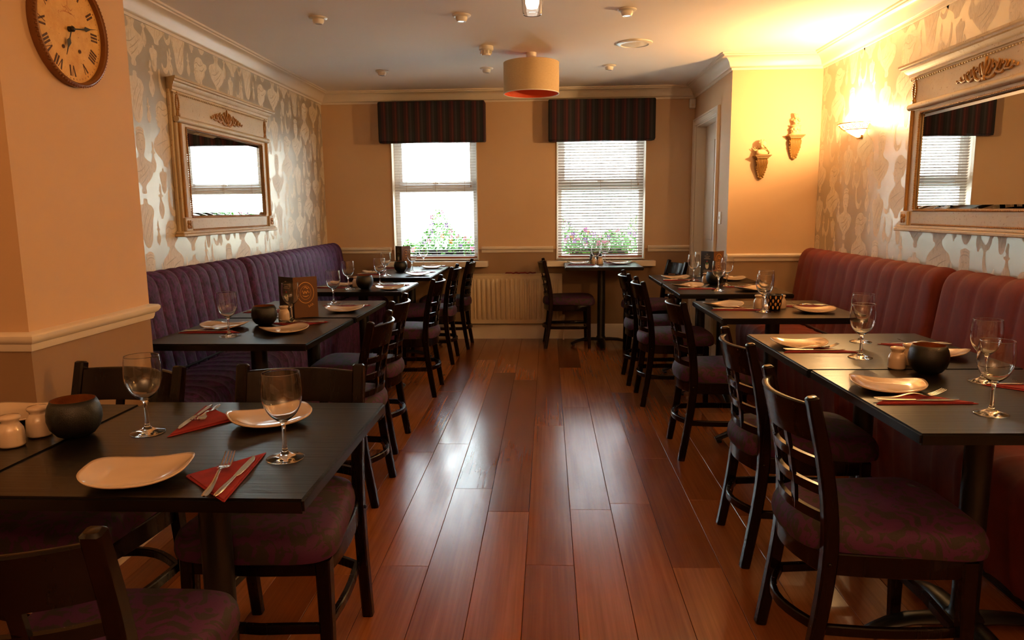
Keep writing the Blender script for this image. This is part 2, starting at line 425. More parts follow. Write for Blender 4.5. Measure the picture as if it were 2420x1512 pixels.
# cornice
cor = [(0,2.325),(.010,2.325),(.012,2.34),(.022,2.344),(.028,2.352),(.036,2.378),(.055,2.402),(.078,2.415),(.086,2.418),(.088,2.426),(.100,2.429),(.102,2.4399),(0,2.4399)]
path = [(PX,YN),(PX,PY0-.001)]
molding('trim_cornice', [(XL,PY1),(XL,YB),(XC,YB),(XC,YC),(XR,YC),(XR,YN)], cor, 'trim')
molding('trim_cornice_pillar', [(XL,PY0),(PX,PY0),(PX,PY1),(XL,PY1)], cor, 'trim')
rail = [(0,.872),(.008,.872),(.012,.882),(.014,.895),(.024,.902),(.03,.912),(.030,.922),(.024,.928),(0,.932)]
i_ = 0
for seg in ([(XL,YB),(W1[0]-.03,YB)], [(W1[1]+.03,YB),(W2[0]-.03,YB)], [(W2[1]+.03,YB),(XC-.02,YB)], [(XC+.002,YC-.0),(XR,YC)], [(XL,PY0),(PX,PY0),(PX,PY1),(XL,PY1)]):
    i_ += 1; molding('trim_%d' % i_, seg, rail, 'trim')
sk = [(0,0),(.016,0),(.016,.115),(.012,.13),(.006,.145),(0,.15)]
molding('baseboard_back', [(XL,PY1),(XL,YB),(XC,YB),(XC,DY1+.07)], sk, 'trim')
molding('baseboard_right', [(XC,DY0-.07),(XC,YC),(XR,YC),(XR,YN)], sk, 'trim')
molding('baseboard_pillar', [(XL,PY0),(PX,PY0),(PX,PY1),(XL,PY1)], sk, 'trim')
# door in the side wall
d = bpy.data.objects.new('door_1', None); C.objects.link(d); d['kind'] = 'structure'
bm = NB(); box(bm, XC+.09, XC+.13, DY0, DY1, .005, DZ); leaf = obj('door_leaf', bm, 'trim', d)
for z0, z1 in ((.2,.85),(1.0,1.9)):
    for y0, y1 in ((DY0+.12, DY0+.4), (DY1-.4, DY1-.12)):
        bm = NB(); box(bm, XC+.083, XC+.0899, y0, y1, z0, z1); obj('door_panel', bm, 'trim', d, bevel=.004)
ar = [(0,0),(.062,0)]
def arch(bm, y, s, z0, z1):
    for a, b, t in ((0,.062,.014),(.006,.03,.02),(.046,.0615,.024)):
        box(bm, XC-t, XC, min(y, y+0)+min(s*a, s*b), y+max(s*a, s*b), z0, z1)
bm = NB(); arch(bm, DY0, -1, 0, DZ+.062); obj('architrave', bm, 'trim', d, bevel=.002)
bm = NB(); arch(bm, DY1, 1, 0, DZ+.062); obj('architrave', bm, 'trim', d, bevel=.002)
bm = NB()
for a, b, t in ((0,.062,.0135),(.006,.03,.0195),(.046,.0615,.0235)): box(bm, XC-t, XC-.0003, DY0-.045, DY1+.045, DZ+a+.0004, DZ+b)
obj('architrave', bm, 'trim', d, bevel=.002)
bm = NB(); box(bm, XC+.001, XC+.12, DY0-.0, DY0+.012, 0, DZ); box(bm, XC+.001, XC+.12, DY1-.012, DY1, 0, DZ); box(bm, XC+.001, XC+.12, DY0+.012, DY1-.012, DZ-.012, DZ)
obj('door_lining', bm, 'trim', d)
bm = NB(); box(bm, XC-.009, XC, 5.985, 6.055, 1.16, 1.26); sw = obj('light_switch', bm, 'white', bevel=.003)
tag(sw, 'small white light switch on the wall between door and orange corner', 'switch')
bm = NB(); box(bm, -.005, .005, -.006, .006, -.012, .012); rk = obj('rocker', bm, 'white', sw); rk.location = (XC-.012, 6.02, 1.21)

# wallpaper prints: flat silhouettes of marble busts, urns and heads
def P(*a): return list(zip(a[::2], a[1::2]))
bust = catmull(P(-.05,0, .05,0, .07,.05, .05,.09, .11,.15, .2,.22, .29,.32, .31,.42, .25,.485, .14,.52, .085,.55, .072,.60, .10,.645, .125,.71, .13,.79, .12,.86, .10,.905, .125,.95, .06,.985, .0,1.0, -.06,.985, -.12,.95, -.10,.905, -.125,.86, -.132,.79, -.12,.71, -.10,.645, -.075,.60, -.085,.55, -.15,.515, -.26,.47, -.31,.39, -.27,.29, -.18,.2, -.1,.15, -.05,.09, -.07,.05), 3)
side = catmull(P(-.06,0, .06,0, .07,.06, .16,.13, .27,.2, .31,.3, .27,.4, .17,.47, .10,.53, .09,.575, .13,.59, .165,.61, .16,.65, .18,.665, .175,.69, .20,.72, .17,.76, .175,.83, .16,.9, .10,.965, .0,1.0, -.1,.985, -.17,.93, -.26,.92, -.29,.87, -.24,.82, -.2,.79, -.19,.72, -.13,.66, -.08,.62, -.09,.55, -.17,.49, -.28,.44, -.33,.34, -.26,.22, -.15,.13, -.07,.06), 3)
urn = catmull(P(-.05,0, .05,0, .04,.04, .11,.12, .15,.24, .13,.36, .07,.46, .045,.54, .06,.6, .12,.63, .13,.67, .05,.70, .045,.76, .08,.8, .05,.9, .0,1.0, -.05,.92, -.03,.82, -.05,.76, -.06,.70, -.12,.67, -.11,.63, -.05,.6, -.045,.54, -.08,.46, -.14,.35, -.15,.23, -.10,.11, -.04,.04), 3)
swag = catmull(P(-.30,.30, -.2,.12, -.05,.02, .1,.05, .22,.18, .3,.36, .33,.6, .3,.9, .22,1.0, .2,.75, .17,.5, .08,.32, -.05,.24, -.18,.30, -.26,.42), 3)
torso = catmull(P(-.04,0, .1,.04, .17,.2, .2,.4, .27,.6, .3,.75, .22,.87, .08,.9, .06,1.0, -.06,1.0, -.08,.9, -.22,.86, -.29,.72, -.22,.55, -.19,.35, -.16,.15), 3)
def line(pts, wd):
    c = catmull(pts, 3, False); L = []; Rr = []
    for i, p in enumerate(c):
        q = c[min(i+1, len(c)-1)]; r_ = c[max(i-1, 0)]; dx, dy = q[0]-r_[0], q[1]-r_[1]; ln = math.hypot(dx, dy) or 1
        t = wd*math.sin(PI*(i+.5)/(len(c))); L.append((p[0]-dy/ln*t, p[1]+dx/ln*t)); Rr.append((p[0]+dy/ln*t, p[1]-dx/ln*t))
    return L+Rr[::-1]
lines_front = [line(P(-.07,.79, -.045,.8, -.02,.79), .006), line(P(.02,.79, .045,.8, .07,.79), .006), line(P(.0,.78, .015,.73, .0,.71), .005), line(P(-.035,.67, 0,.66, .035,.67), .006),
    line(P(-.13,.86, -.06,.9, .05,.9, .12,.85), .008), line(P(-.1,.93, -.02,.95, .07,.94), .006), line(P(-.2,.42, -.05,.3, .1,.22), .008), line(P(-.1,.44, .05,.34, .2,.32), .008), line(P(-.15,.3, -.03,.2, .06,.14), .008), line(P(.0,.5, .02,.42, -.02,.36), .005)]
lines_side = [line(P(.1,.8, .13,.8, .15,.79), .006), line(P(.12,.67, .15,.675), .005), line(P(-.15,.9, -.02,.86, .08,.9, .15,.86), .009), line(P(-.2,.85, -.08,.78, -.0,.8), .009), line(P(-.24,.35, -.05,.28, .1,.16), .009), line(P(-.1,.42, .08,.36, .24,.3), .009), line(P(-.05,.6, .02,.55, .05,.5), .006)]
lines_torso = [line(P(-.2,.7, -.05,.5, .1,.2), .01), line(P(-.1,.8, .05,.6, .16,.35), .01), line(P(-.2,.5, -.1,.3, .0,.1), .009)]
TW, TH = .50, .68
MOT = [  # (shape, lines, x, y, height, mirror) ; columns alternate by half a drop
 (bust, lines_front, .125, .01, .36, 1), (torso, lines_torso, .125, .39, .27, 1),
 (side, lines_side, .375, .17, .37, 1), (urn, [], .29, .55, .20, 1), (urn, [], .245, .13, .17, -1),
 (swag, [], .42, .56, .16, 1), (urn, [], .235, .40, .14, 1), (swag, [], .455, .02, .14, -1), (torso, [], .335, .015, .14, 1), (urn, [], .015, .36, .16, -1), (swag, [], .0, .53, .13, -1)]
def paper(wall, sgn, xw, ya, yb, za=.0, zb=2.33):
    bm = NB(); bl = NB(); eps = .0002*sgn; cnt = 0
    ny = int((yb-ya)/TW)+2; col = 0
    for i in range(-1, ny):
        for j in range(-1, 5):
            for sh, ls, mx, my, h, mir in MOT:
                oy = ya+i*TW+mx; oz = .03+j*TH+my+(TH/2 if i % 2 else 0)
                pts = [(oy+p[0]*h*mir*(-sgn), oz+p[1]*h) for p in sh]
                if max(p[1] for p in pts) < za or min(p[1] for p in pts) > zb: continue
                if min(p[0] for p in pts) > yb or max(p[0] for p in pts) < ya: continue
                pts = [(min(max(a, ya), yb), min(max(b, za), zb)) for a, b in pts]
                cl = [pts[0]]
                for q in pts[1:]:
                    if abs(q[0]-cl[-1][0])+abs(q[1]-cl[-1][1]) > 1e-5: cl.append(q)
                if len(cl) < 4: continue
                cnt = (cnt+1) % 8; ee = eps*(1+.35*cnt)
                try: flat(bm, cl, lambda a, b: (xw+ee, a, b))
                except ValueError: pass
                for l_ in ls:
                    lp = [(oy+p[0]*h*mir*(-sgn), oz+p[1]*h) for p in l_]
                    if all(ya < a < yb and za < b < zb for a, b in lp): flat(bl, lp, lambda a, b: (xw+ee+eps*.2, a, b))
    a = obj('wallpaper_busts', bm, 'bust', wall); a['kind'] = 'stuff'
    b = obj('wallpaper_lines', bl, 'bustline', wall); b['kind'] = 'stuff'
paper(wl, 1, XL, PY1, YB-.001, .3); paper(wr, -1, XR, 1.6, YC-.001, .3)

# ------------------------------------------------------------------ windows, blinds, pelmets, sills
def window(name, x0, x1, tilt, lab):
    wn = bpy.data.objects.new(name, None); C.objects.link(wn); wn['kind'] = 'structure'
    yf = YB+.10
    bm = NB(); t = .055
    box(bm, x0, x0+t, yf, yf+.06, WZ0, WZ1); box(bm, x1-t, x1, yf, yf+.06, WZ0, WZ1)
    box(bm, x0+t, x1-t, yf, yf+.06, WZ0, WZ0+.03); box(bm, x0+t, x1-t, yf, yf+.06, WZ1-.05, WZ1)
    obj('outer_frame', bm, 'upvc', wn, bevel=.003)
    bm = NB(); box(bm, x0+t, x1-t, yf-.012, yf+.05, 1.475, 1.54); box(bm, x0+t, x1-t, yf-.02, yf+.05, 1.538, 1.565); obj('meeting_rail', bm, 'upvc', wn, bevel=.003)
    bm = NB()
    for a, b, c, dd in ((x0+t, x0+t+.03, 1.565, WZ1-.05), (x1-t-.03, x1-t, 1.565, WZ1-.05), (x0+t+.03, x1-t-.03, WZ1-.09, WZ1-.05), (x0+t+.03, x1-t-.03, 1.565, 1.585)): box(bm, a, b, yf+.005, yf+.045, c, dd)
    obj('sash_frame', bm, 'upvc', wn, bevel=.002)
    cx = (x0+x1)/2
    bm = NB(); box(bm, cx-.03, cx+.03, yf-.035, yf-.02, 1.553, 1.568); box(bm, cx-.012, cx+.012, yf-.03, yf-.02, 1.545, 1.575); obj('sash_catch', bm, 'white', wn, bevel=.003)
    bm = NB(); box(bm, x0+t, x1-t, yf+.028, yf+.032, WZ0+.03, 1.475); obj('pane', bm, 'pane', wn)
    bm = NB(); box(bm, x0+t+.03, x1-t-.03, yf+.028, yf+.032, 1.585, WZ1-.09); obj('pane', bm, 'pane', wn)
    bm = NB(); box(bm, x0-.0, x0+.006, YB-.012, yf, WZ0, WZ1); box(bm, x1-.006, x1, YB-.012, yf, WZ0, WZ1); obj('reveal_bead', bm, 'trim', wn)
    # sill board
    bm = NB(); box(bm, x0-.095, x1+.095, YB-.12, YB, .735, .789); box(bm, x0+.001, x1-.001, YB, yf, .735+.001, .7995)
    obj('sill', bm, 'trim', wn, bevel=.004)
    # venetian blind
    bl = thing('venetian_blind', lab, 'blind', (cx, YB+.045, .815))
    hw = (x1-x0)/2-.02
    bm = NB(); box(bm, -hw, hw, -.014, .014, 1.20, 1.235); obj('head_rail', bm, 'slat', bl)
    bm = NB(); box(bm, -hw, hw, -.012, .012, 0, .018); obj('bottom_rail', bm, 'rail_brown', bl, bevel=.003)
    pts = [(-.0125, 0), (-.006, .0018), (0, .0024), (.006, .0018), (.0125, 0)]
    bm = NB(); A = [bm.verts.new((-hw, a, b)) for a, b in pts]; B = [bm.verts.new((hw, a, b)) for a, b in pts]
    A2 = [bm.verts.new((-hw, a, b-.0005)) for a, b in pts]; B2 = [bm.verts.new((hw, a, b-.0005)) for a, b in pts]
    for i in range(4):
        bm.faces.new((A[i], A[i+1], B[i+1], B[i])); bm.faces.new((B2[i], B2[i+1], A2[i+1], A2[i]))
        bm.faces.new((A[i], A2[i], A2[i+1], A[i+1])); bm.faces.new((B[i+1], B2[i+1], B2[i], B[i]))
    bm.faces.new((A[0], B[0], B2[0], A2[0])); bm.faces.new((A[4], A2[4], B2[4], B[4]))
    s0 = obj('slat', bm, 'slat', bl, smooth='auto'); z = .034; first = True
    s0.location = (0, 0, z); s0.rotation_euler = (tilt, 0, 0)
    while z < 1.17:
        z += .0268
        s = s0.copy(); C.objects.link(s); s.location = (0, 0, z); s.rotation_euler = (tilt+rnd.uniform(-.02, .02), 0, 0)
    for q in (-.72, 0, .72):
        bm = NB()
        for yy in (-.0125, .0125): box(bm, q*hw-.0008, q*hw+.0008, yy-.0006, yy+.0006, .01, 1.2)
        obj('ladder_cord', bm, 'cord', bl)
    bm = NB(); sweep(bm, [(hw-.05+.004*math.sin(i), -.02, 1.2-i*.04) for i in range(13)], circ(.0012, 5))
    lathe(bm, [(0,0),(.005,.001),(.007,.012),(.003,.024),(0,.026)], 8, (hw-.05, -.02, .70)); obj('pull_cord', bm, 'cord', bl)
    return wn
window('window_1', W1[0], W1[1], R(4), 'open white venetian blind in the left window behind the left dining tables')
window('window_2', W2[0], W2[1], R(-30), 'half closed white venetian blind in the right window above the small window table')
def pelmet(x0, x1, z0, z1, lab):
    bm = NB(); box(bm, x0, x1, 7.03, YB, z0, z1)
    # ragged bottom corners
    o = obj('pelmet', bm, 'stripe', bevel=.012); tag(o, lab, 'pelmet', None)
    bm = NB(); sweep(bm, [(x0+.01, 7.035, z0-.002), (x0+.05, 7.033, z0-.008), ((x0+x1)/2, 7.033, z0), (x1-.05, 7.033, z0-.008), (x1-.01, 7.035, z0-.002)], circ(.006, 8))
    obj('piping', bm, 'stripe', o, smooth=True)
pelmet(-1.625, -.598, 1.945, 2.322, 'dark striped fabric pelmet over the left window')
pelmet(.008, 1.018, 1.938, 2.318, 'dark striped fabric pelmet over the right window')
bm = NB(); box(bm, -.028, .028, -.03, .03, -.045, .045); o = obj('motion_sensor', bm, 'white', bevel=.01); o.location = (XC-.03, YB-.031, 2.275)
tag(o, 'small white alarm sensor high in the corner right of the right pelmet', 'sensor')
bm = NB(); box(bm, -.012, .012, -.002, .002, -.008, .008); l_ = obj('lens', bm, 'grille', o); l_.location = (0, -.032, -.015)

# ------------------------------------------------------------------ radiator
rx0, rx1, rz0, rz1 = -.765, .135, .165, .655
rad = thing('radiator', 'cream panel radiator under the wall between the two windows', 'radiator', ((rx0+rx1)/2, YB-.03, rz0))
hw = (rx1-rx0)/2; hh = rz1-rz0
bm = NB(); nx = 19*10; pr_ = []
cols = []
for i in range(nx+1):
    x = -hw+2*hw*i/nx; f = (i % 10)/10
    rib = .5-.5*math.cos(2*PI*((i/10) % 1)); rib = min(1, rib*1.6)
    cols.append((x, rib))
rows = [0, .03, .05, .075, hh-.075, hh-.05, hh-.03, hh]
V = []
for j, z in enumerate(rows):
    amp = 0 if j in (0, 1, 6, 7) else (.5 if j in (2, 5) else 1)
    V.append([bm.verts.new((x, -.046 - .017*amp*(rb if 6 < i < nx-6 else .5), z)) for i, (x, rb) in enumerate(cols)])
for j in range(len(rows)-1):
    for i in range(nx): bm.faces.new((V[j][i], V[j][i+1], V[j+1][i+1], V[j+1][i]))
obj('ribbed_panel', bm, 'radiator', rad, smooth=True)
bm = NB(); box(bm, -hw, hw, -.0495, -.012, 0, hh); obj('back_panel', bm, 'radiator', rad)
bm = NB(); box(bm, -hw-.006, hw+.006, -.056, .0, hh, hh+.008); box(bm, -hw-.007, -hw, -.056, 0, -.002, hh); box(bm, hw, hw+.007, -.056, 0, -.002, hh); obj('top_grille', bm, 'radiator', rad, bevel=.002)
bm = NB(); lathe(bm, [(.008, -.165), (.008, .05)], 10, (hw+.02, -.03, 0)); lathe(bm, [(0,.05),(.017,.05),(.02,.09),(.014,.11),(0,.11)], 12, (hw+.02,-.03,-.02)); obj('valve_pipe', bm, 'trim', rad, smooth=True)
bm = NB(); nn = 24
for t_ in range(2):
    pass
pth = [(-.15+.3*i/nn, 0, .006+.006*math.sin(i*.55)**2+.003*math.sin(i*1.7)) for i in range(nn+1)]
sweep(bm, pth, rect(.05, .009, .002)); o = obj('folded_cloth', bm, 'cloth_red', smooth='auto'); o.location = (-.27, YB-.058, rz1+.0085)
tag(o, 'dark red folded cloth lying on top of the radiator', 'cloth')

# ------------------------------------------------------------------ ceiling fittings
def downlight(x, y, lab, tiltdir=0):
    t = thing('ceiling_spotlight', lab, 'spotlight', (x, y, ZC), rnd.random()*6, 'eyeball spotlights in the ceiling')
    bm = NB(); lathe(bm, [(.034,0),(.055,0),(.055,-.004),(.05,-.009),(.038,-.012),(.034,-.009)], 28, close=True); obj('bezel', bm, 'white', t, smooth='auto')
    bm = NB(); lathe(bm, [(.034,.0),(.036,-.012),(.033,-.028),(.026,-.038),(.022,-.038),(.021,-.032),(0,-.032)], 24); e = obj('eyeball', bm, 'white', t, smooth='auto')
    bm = NB(); lathe(bm, [(0,-.0335),(.0205,-.0335),(.0205,-.036),(0,-.037)], 20); obj('lens', bm, 'lens', t, smooth='auto')
    return t
for x, y, lab in ((-1.371, 4.47, 'white eyeball ceiling spotlight, leftmost of the three nearest'), (-.51, 4.49, 'white eyeball ceiling spotlight left of the glass lamp'), (.465, 4.45, 'white eyeball ceiling spotlight right of the glass lamp'),
    (-1.371, 6.155, 'white eyeball ceiling spotlight, leftmost of the far row by the windows'), (-.498, 6.12, 'white eyeball ceiling spotlight just left of the drum shade'), (.501, 6.11, 'white eyeball ceiling spotlight right of the drum shade, above the right pelmet')):
    downlight(x, y, lab)
t = thing('smoke_detector', 'white smoke detector on the ceiling left of the drum shade', 'smoke detector', (-.434, 5.33, ZC))
bm = NB(); lathe(bm, [(0,0),(.05,0),(.052,-.022),(.046,-.03),(0,-.03)], 28); obj('base', bm, 'white', t, smooth='auto')
bm = NB(); lathe(bm, [(.034,-.03),(.034,-.058),(.03,-.064),(0,-.066)], 24); obj('sensor_chamber', bm, 'white', t, smooth='auto')
bm = NB()
for i in range(10):
    a = 2*PI*i/10; sweep(bm, [(.037*math.cos(a), .037*math.sin(a), -.03), (.037*math.cos(a), .037*math.sin(a), -.052)], rect(.008, .006))
obj('vent_fin', bm, 'white', t)
t = thing('ceiling_speaker', 'round white ceiling speaker right of the drum shade', 'speaker', (.612, 5.32, ZC))
bm = NB(); lathe(bm, [(.095,0),(.125,0),(.124,-.006),(.112,-.012),(.098,-.014),(.095,-.01)], 40, close=True); obj('bezel', bm, 'white', t, smooth='auto')
bm = NB(); lathe(bm, [(.096,-.008),(.05,-.014),(0,-.016)], 32); obj('grille', bm, 'grille', t, smooth=True)
# drum pendant
t = thing('drum_pendant', 'cream drum lampshade with orange lining hanging between the windows', 'lamp', (-.12, 5.57, ZC))
bm = NB(); lathe(bm, [(0,0),(.04,0),(.037,-.03),(.032,-.038),(0,-.04)], 24); obj('ceiling_rose', bm, 'white', t, smooth='auto')
bm = NB(); lathe(bm, [(.004,-.03),(.004,-.12)], 8); lathe(bm, [(0,-.10),(.017,-.10),(.018,-.15),(0,-.15)], 14); obj('cord', bm, 'white', t, smooth='auto')
bm = NB(); zt, zb_, rr = -.072, -.295, .207
lathe(bm, [(rr, zt), (rr, zb_), (rr-.0015, zb_), (rr-.0015, zt)], 72, close=True); obj('shade', bm, 'linen', t, smooth='auto')
bm = NB(); lathe(bm, [(rr-.002, zt+.001), (rr-.002, zb_+.003), (rr-.003, zb_+.003), (rr-.003, zt+.001)], 72, close=True); obj('lining', bm, 'orange', t, smooth='auto')
bm = NB(); lathe(bm, [(rr+.001, zb_-.001), (rr+.001, zb_+.005), (rr-.004, zb_+.003), (rr-.004, zb_-.001)], 72, close=True); obj('hem', bm, 'white', t, smooth='auto')
bm = NB()
for i in range(3):
    a = 2*PI*i/3+.3; sweep(bm, [(.018*math.cos(a), .018*math.sin(a), -.12), (rr*math.cos(a)*.98, rr*math.sin(a)*.98, -.085)], circ(.0015, 5))
obj('spider', bm, 'white', t)
bm = NB(); ball(bm, (0,0,-.18), .03, (1,1,1.2)); obj('bulb', bm, 'white', t, smooth=True)
# glass pendant
t = thing('glass_pendant', 'lit frosted glass ceiling lamp at the top edge, nearest the camera', 'lamp', (-.075, 3.8, ZC))
bm = NB(); lathe(bm, [(0,0),(.05,0),(.05,-.02),(.02,-.03),(0,-.03)], 28); obj('ceiling_plate', bm, 'steel', t, smooth='auto')
bm = NB(); lathe(bm, [(.058,-.03),(.058,-.05),(.050,-.17),(.046,-.182),(.043,-.18),(.047,-.168),(.054,-.05),(.054,-.03)], 32, close=True); obj('glass_shade', bm, 'glass', t, smooth='auto')
bm = NB(); lathe(bm, [(.03,-.03),(.035,-.05),(.034,-.13),(.027,-.15),(0,-.155)], 24); obj('inner_diffuser', bm, 'lampglass', t, smooth=True)

# ------------------------------------------------------------------ wall sconce
def sconce(x, y, rz, lab):
    t = thing('wall_sconce', lab, 'wall light', (x, y, 1.80), rz, None)   # local +y points into the room
    bm = NB(); lathe(bm, [(0,-.055),(.02,-.052),(.055,-.03),(.095,.004),(.125,.03),(.121,.032),(.09,.01),(.05,-.022),(.018,-.043),(0,-.045)], 32, arc=PI, a0=0)
    o = obj('bowl', bm, 'alabaster', t, smooth=True); o.scale = (1, 1.12, 1)
    bm = NB()
    for z, r_ in ((.036, .131), (-.004, .094)):
        sweep(bm, [(r_*math.cos(PI*i/24), 1.12*r_*math.sin(PI*i/24), z) for i in range(25)], circ(.003, 6))
    for i in range(9):
        a = PI*(i+.5)/9; c = Vector((.114*math.cos(a), 1.12*.114*math.sin(a), .016)); tt = Vector((-math.sin(a), math.cos(a), 0)); nr = Vector((.65*math.cos(a), .65*math.sin(a), .75))
        sweep(bm, [c+tt*.018*math.cos(q*PI/5)+nr*.018*math.sin(q*PI/5) for q in range(10)], circ(.0018, 5), closed=True)
    obj('wire_rim', bm, 'brass', t, smooth=True)
    bm = NB(); box(bm, -.04, .04, 0, .012, -.06, .04); obj('back_plate', bm, 'brass', t, bevel=.004)
    return t
sconce(XR, 5.05, PI/2, 'glowing half bowl wall light with brass wire rim left of the right mirror')
sconce(XR, 2.19, PI/2, 'glowing half bowl wall light on the camera side of the right mirror')
sconce(XL, .6, -PI/2, 'glowing half bowl wall light on the left wall beside the camera')
t = thing('added_fill_lamp', 'tall uplighter added unseen behind the camera as warm ceiling fill', 'lamp', (.3, -1.3, 0))  # out of view, added only to hold the upward fill light
bm = NB(); lathe(bm, [(0,0),(.14,0),(.14,.012),(.03,.03),(0,.03)], 32); obj('base', bm, 'iron', t, smooth='auto')
bm = NB(); lathe(bm, [(.012,.03),(.012,1.32)], 12); obj('pole', bm, 'iron', t, smooth=True)
bm = NB(); lathe(bm, [(0,1.31),(.05,1.315),(.11,1.35),(.15,1.40),(.147,1.40),(.107,1.354),(.05,1.322),(0,1.318)], 32); obj('bowl', bm, 'iron', t, smooth=True)

# ------------------------------------------------------------------ mirrors
def mirror(x, y0, rz, lab):
    """local: X along the wall (0..1.5), Y out of the wall, Z up"""
    t = thing('wall_mirror', lab, 'mirror', (x, y0, 1.15), rz)
    Wd, Hh = 1.5, .925
    def bx(name, m, *bs, **k):
        bm = NB()
        for b in bs: box(bm, *b)
        return obj(name, bm, m, t, **k)
    bx('back_board', 'frame', (.03, Wd-.03, 0, .018, .0, .86), bevel=.003)
    # crown moulding: stacked steps
    bm = NB()
    prof = [(0,.845),(.034,.845),(.034,.853),(.042,.857),(.044,.872),(.058,.884),(.064,.896),(.076,.9),(.078,.91),(.086,.913),(.086,.925),(0,.925)]
    A = []; x0, x1 = .035, Wd-.035
    rg = []
    for sx, sg in ((x0, -1), (x1, 1)):
        rg.append([bm.verts.new((sx+sg*(a-.03) if a > .03 else sx, a, z)) for a, z in prof])
    k = len(prof)
    for j in range(k): bm.faces.new((rg[0][j], rg[0][(j+1) % k], rg[1][(j+1) % k], rg[1][j]))
    bm.faces.new(rg[0]); bm.faces.new(rg[1]); obj('crown_moulding', bm, 'frame', t, smooth='auto')
    bm = NB()
    for i in range(62): ball(bm, (x0+.012+(x1-x0-.024)*i/61, .036, .838), .0065, (1.3,.8,.8), 6, 4)
    obj('bead_row', bm, 'frame', t, smooth=True, kind='stuff')
    bx('frieze_panel', 'frame', (.05, Wd-.05, .018, .032, .70, .845), bevel=.002)
    bm = NB(); sweep(bm, [(.05, .038, .69), (Wd-.05, .038, .69)], circ(.018, 14)); obj('half_round', bm, 'frame', t, smooth='auto')
    bx('stile', 'frame', (.05, .16, .018, .034, .11, .672), bevel=.003); bx('stile', 'frame', (Wd-.16, Wd-.05, .018, .034, .11, .672), bevel=.003)
    for xx in (.085, Wd-.085):
        bm = NB(); sweep(bm, [(xx, .036, .115), (xx, .036, .67)], circ(.014, 12), upv=(0,1,0)); obj('column', bm, 'gilt' if xx < .5 else 'gilt', t, smooth='auto')
    bx('inner_rail', 'frame', (.16, Wd-.16, .018, .034, .655, .6725), bevel=.002)
    bx('bottom_rail', 'frame', (.05, Wd-.05, .018, .034, .032, .11), (.16, Wd-.16, .034, .036, .045, .092), bevel=.002)
    bx('base_ledge', 'frame', (.0, Wd, 0, .06, .0, .018), (.012, Wd-.012, 0, .05, .018, .032), bevel=.004)
    for xx in (.05, Wd-.13):
        bx('corner_block', 'frame', (xx, xx+.08, .034, .05, .032, .112), bevel=.004)
        bm = NB()
        for i in range(4):
            a = PI/2*i+PI/4; ball(bm, (xx+.04+.017*math.cos(a), .052, .072+.017*math.sin(a)), .014, (1,.5,1), 8, 5)
        ball(bm, (xx+.04, .056, .072), .009, (1,.8,1), 8, 5); obj('rosette', bm, 'gilt', t, smooth=True)
    # rope borders
    mx0, mx1, mz0, mz1 = .17, Wd-.17, .122, .645
    bm = NB()
    def rope(p, q, rr=.0062):
        p, q = Vector(p), Vector(q); L = (q-p).length; n_ = int(L/.0125)
        for i in range(n_): c = p+(q-p)*((i+.5)/n_); ball(bm, c, rr, (1.35 if abs(q.x-p.x) > .1 else .9, .9, 1.35 if abs(q.z-p.z) > .1 else .9), 6, 4)
    rope((mx0-.004, .036, mz1+.006), (mx1+.004, .036, mz1+.006)); rope((mx0-.004, .036, mz0-.006), (mx1+.004, .036, mz0-.006))
    rope((mx0-.006, .036, mz0), (mx0-.006, .036, mz1)); rope((mx1+.006, .036, mz0), (mx1+.006, .036, mz1))
    rope((.16, .038, .040), (Wd-.16, .038, .040), .005)
    obj('rope_border', bm, 'gilt', t, smooth=True, kind='stuff')
    # glass: flat centre and four bevelled strips
    b = .022; yi, yo = .026, .0225
    bm = NB(); v = [bm.verts.new(p) for p in ((mx0+b, yi, mz0+b), (mx1-b, yi, mz0+b), (mx1-b, yi, mz1-b), (mx0+b, yi, mz1-b))]
    bm.faces.new(v); g1 = obj('mirror_glass', bm, 'mirror', t)
    bm = NB(); v = [bm.verts.new(p) for p in ((mx0+b, yi, mz0+b), (mx1-b, yi, mz0+b), (mx1-b, yi, mz1-b), (mx0+b, yi, mz1-b))]
    u = [bm.verts.new(p) for p in ((mx0, yo, mz0), (mx1, yo, mz0), (mx1, yo, mz1), (mx0, yo, mz1))]
    for i in range(4): j = (i+1) % 4; bm.faces.new((v[i], v[j], u[j], u[i]))
    obj('bevelled_edge', bm, 'mirror', t)
    # acanthus scroll ornament in the frieze
    bm = NB(); cx, cz = Wd/2, .768
    def leafstroke(pts, r0, r1):
        c = catmull([(a, bb) for a, bb in pts], 5, False); L = len(c)
        sweep(bm, [(cx+a, .036, cz+bb) for a, bb in c], lambda i: [(q*(r0+(r1-r0)*i/L), w_*(r0+(r1-r0)*i/L)) for q, w_ in circ(1, 8)], upv=(0,1,0))
    for s in (-1, 1):
        leafstroke([(s*.012,-.034), (s*.04,-.040), (s*.075,-.026), (s*.09,.002), (s*.075,.022), (s*.058,.014), (s*.062,.0)], .008, .0045)
        leafstroke([(s*.085,-.02), (s*.12,-.03), (s*.15,-.014), (s*.158,.008), (s*.145,.018), (s*.135,.008)], .0075, .004)
        leafstroke([(s*.15,-.02), (s*.185,-.024), (s*.21,-.014), (s*.232,-.02), (s*.24,-.008)], .007, .0035)
        leafstroke([(s*.006,-.02), (s*.022,.008), (s*.034,.03), (s*.03,.044)], .010, .003); leafstroke([(s*.028,-.02), (s*.045,.0), (s*.052,.03), (s*.046,.04)], .007, .003)
        leafstroke([(s*.095,-.005), (s*.104,.022), (s*.098,.034)], .007, .003); leafstroke([(s*.108,-.012), (s*.122,.012), (s*.12,.026)], .006, .003)
        leafstroke([(s*.165,-.014), (s*.178,.006), (s*.176,.014)], .006, .003); leafstroke([(s*.2,-.016), (s*.208,-.002), (s*.205,.005)], .005, .002)
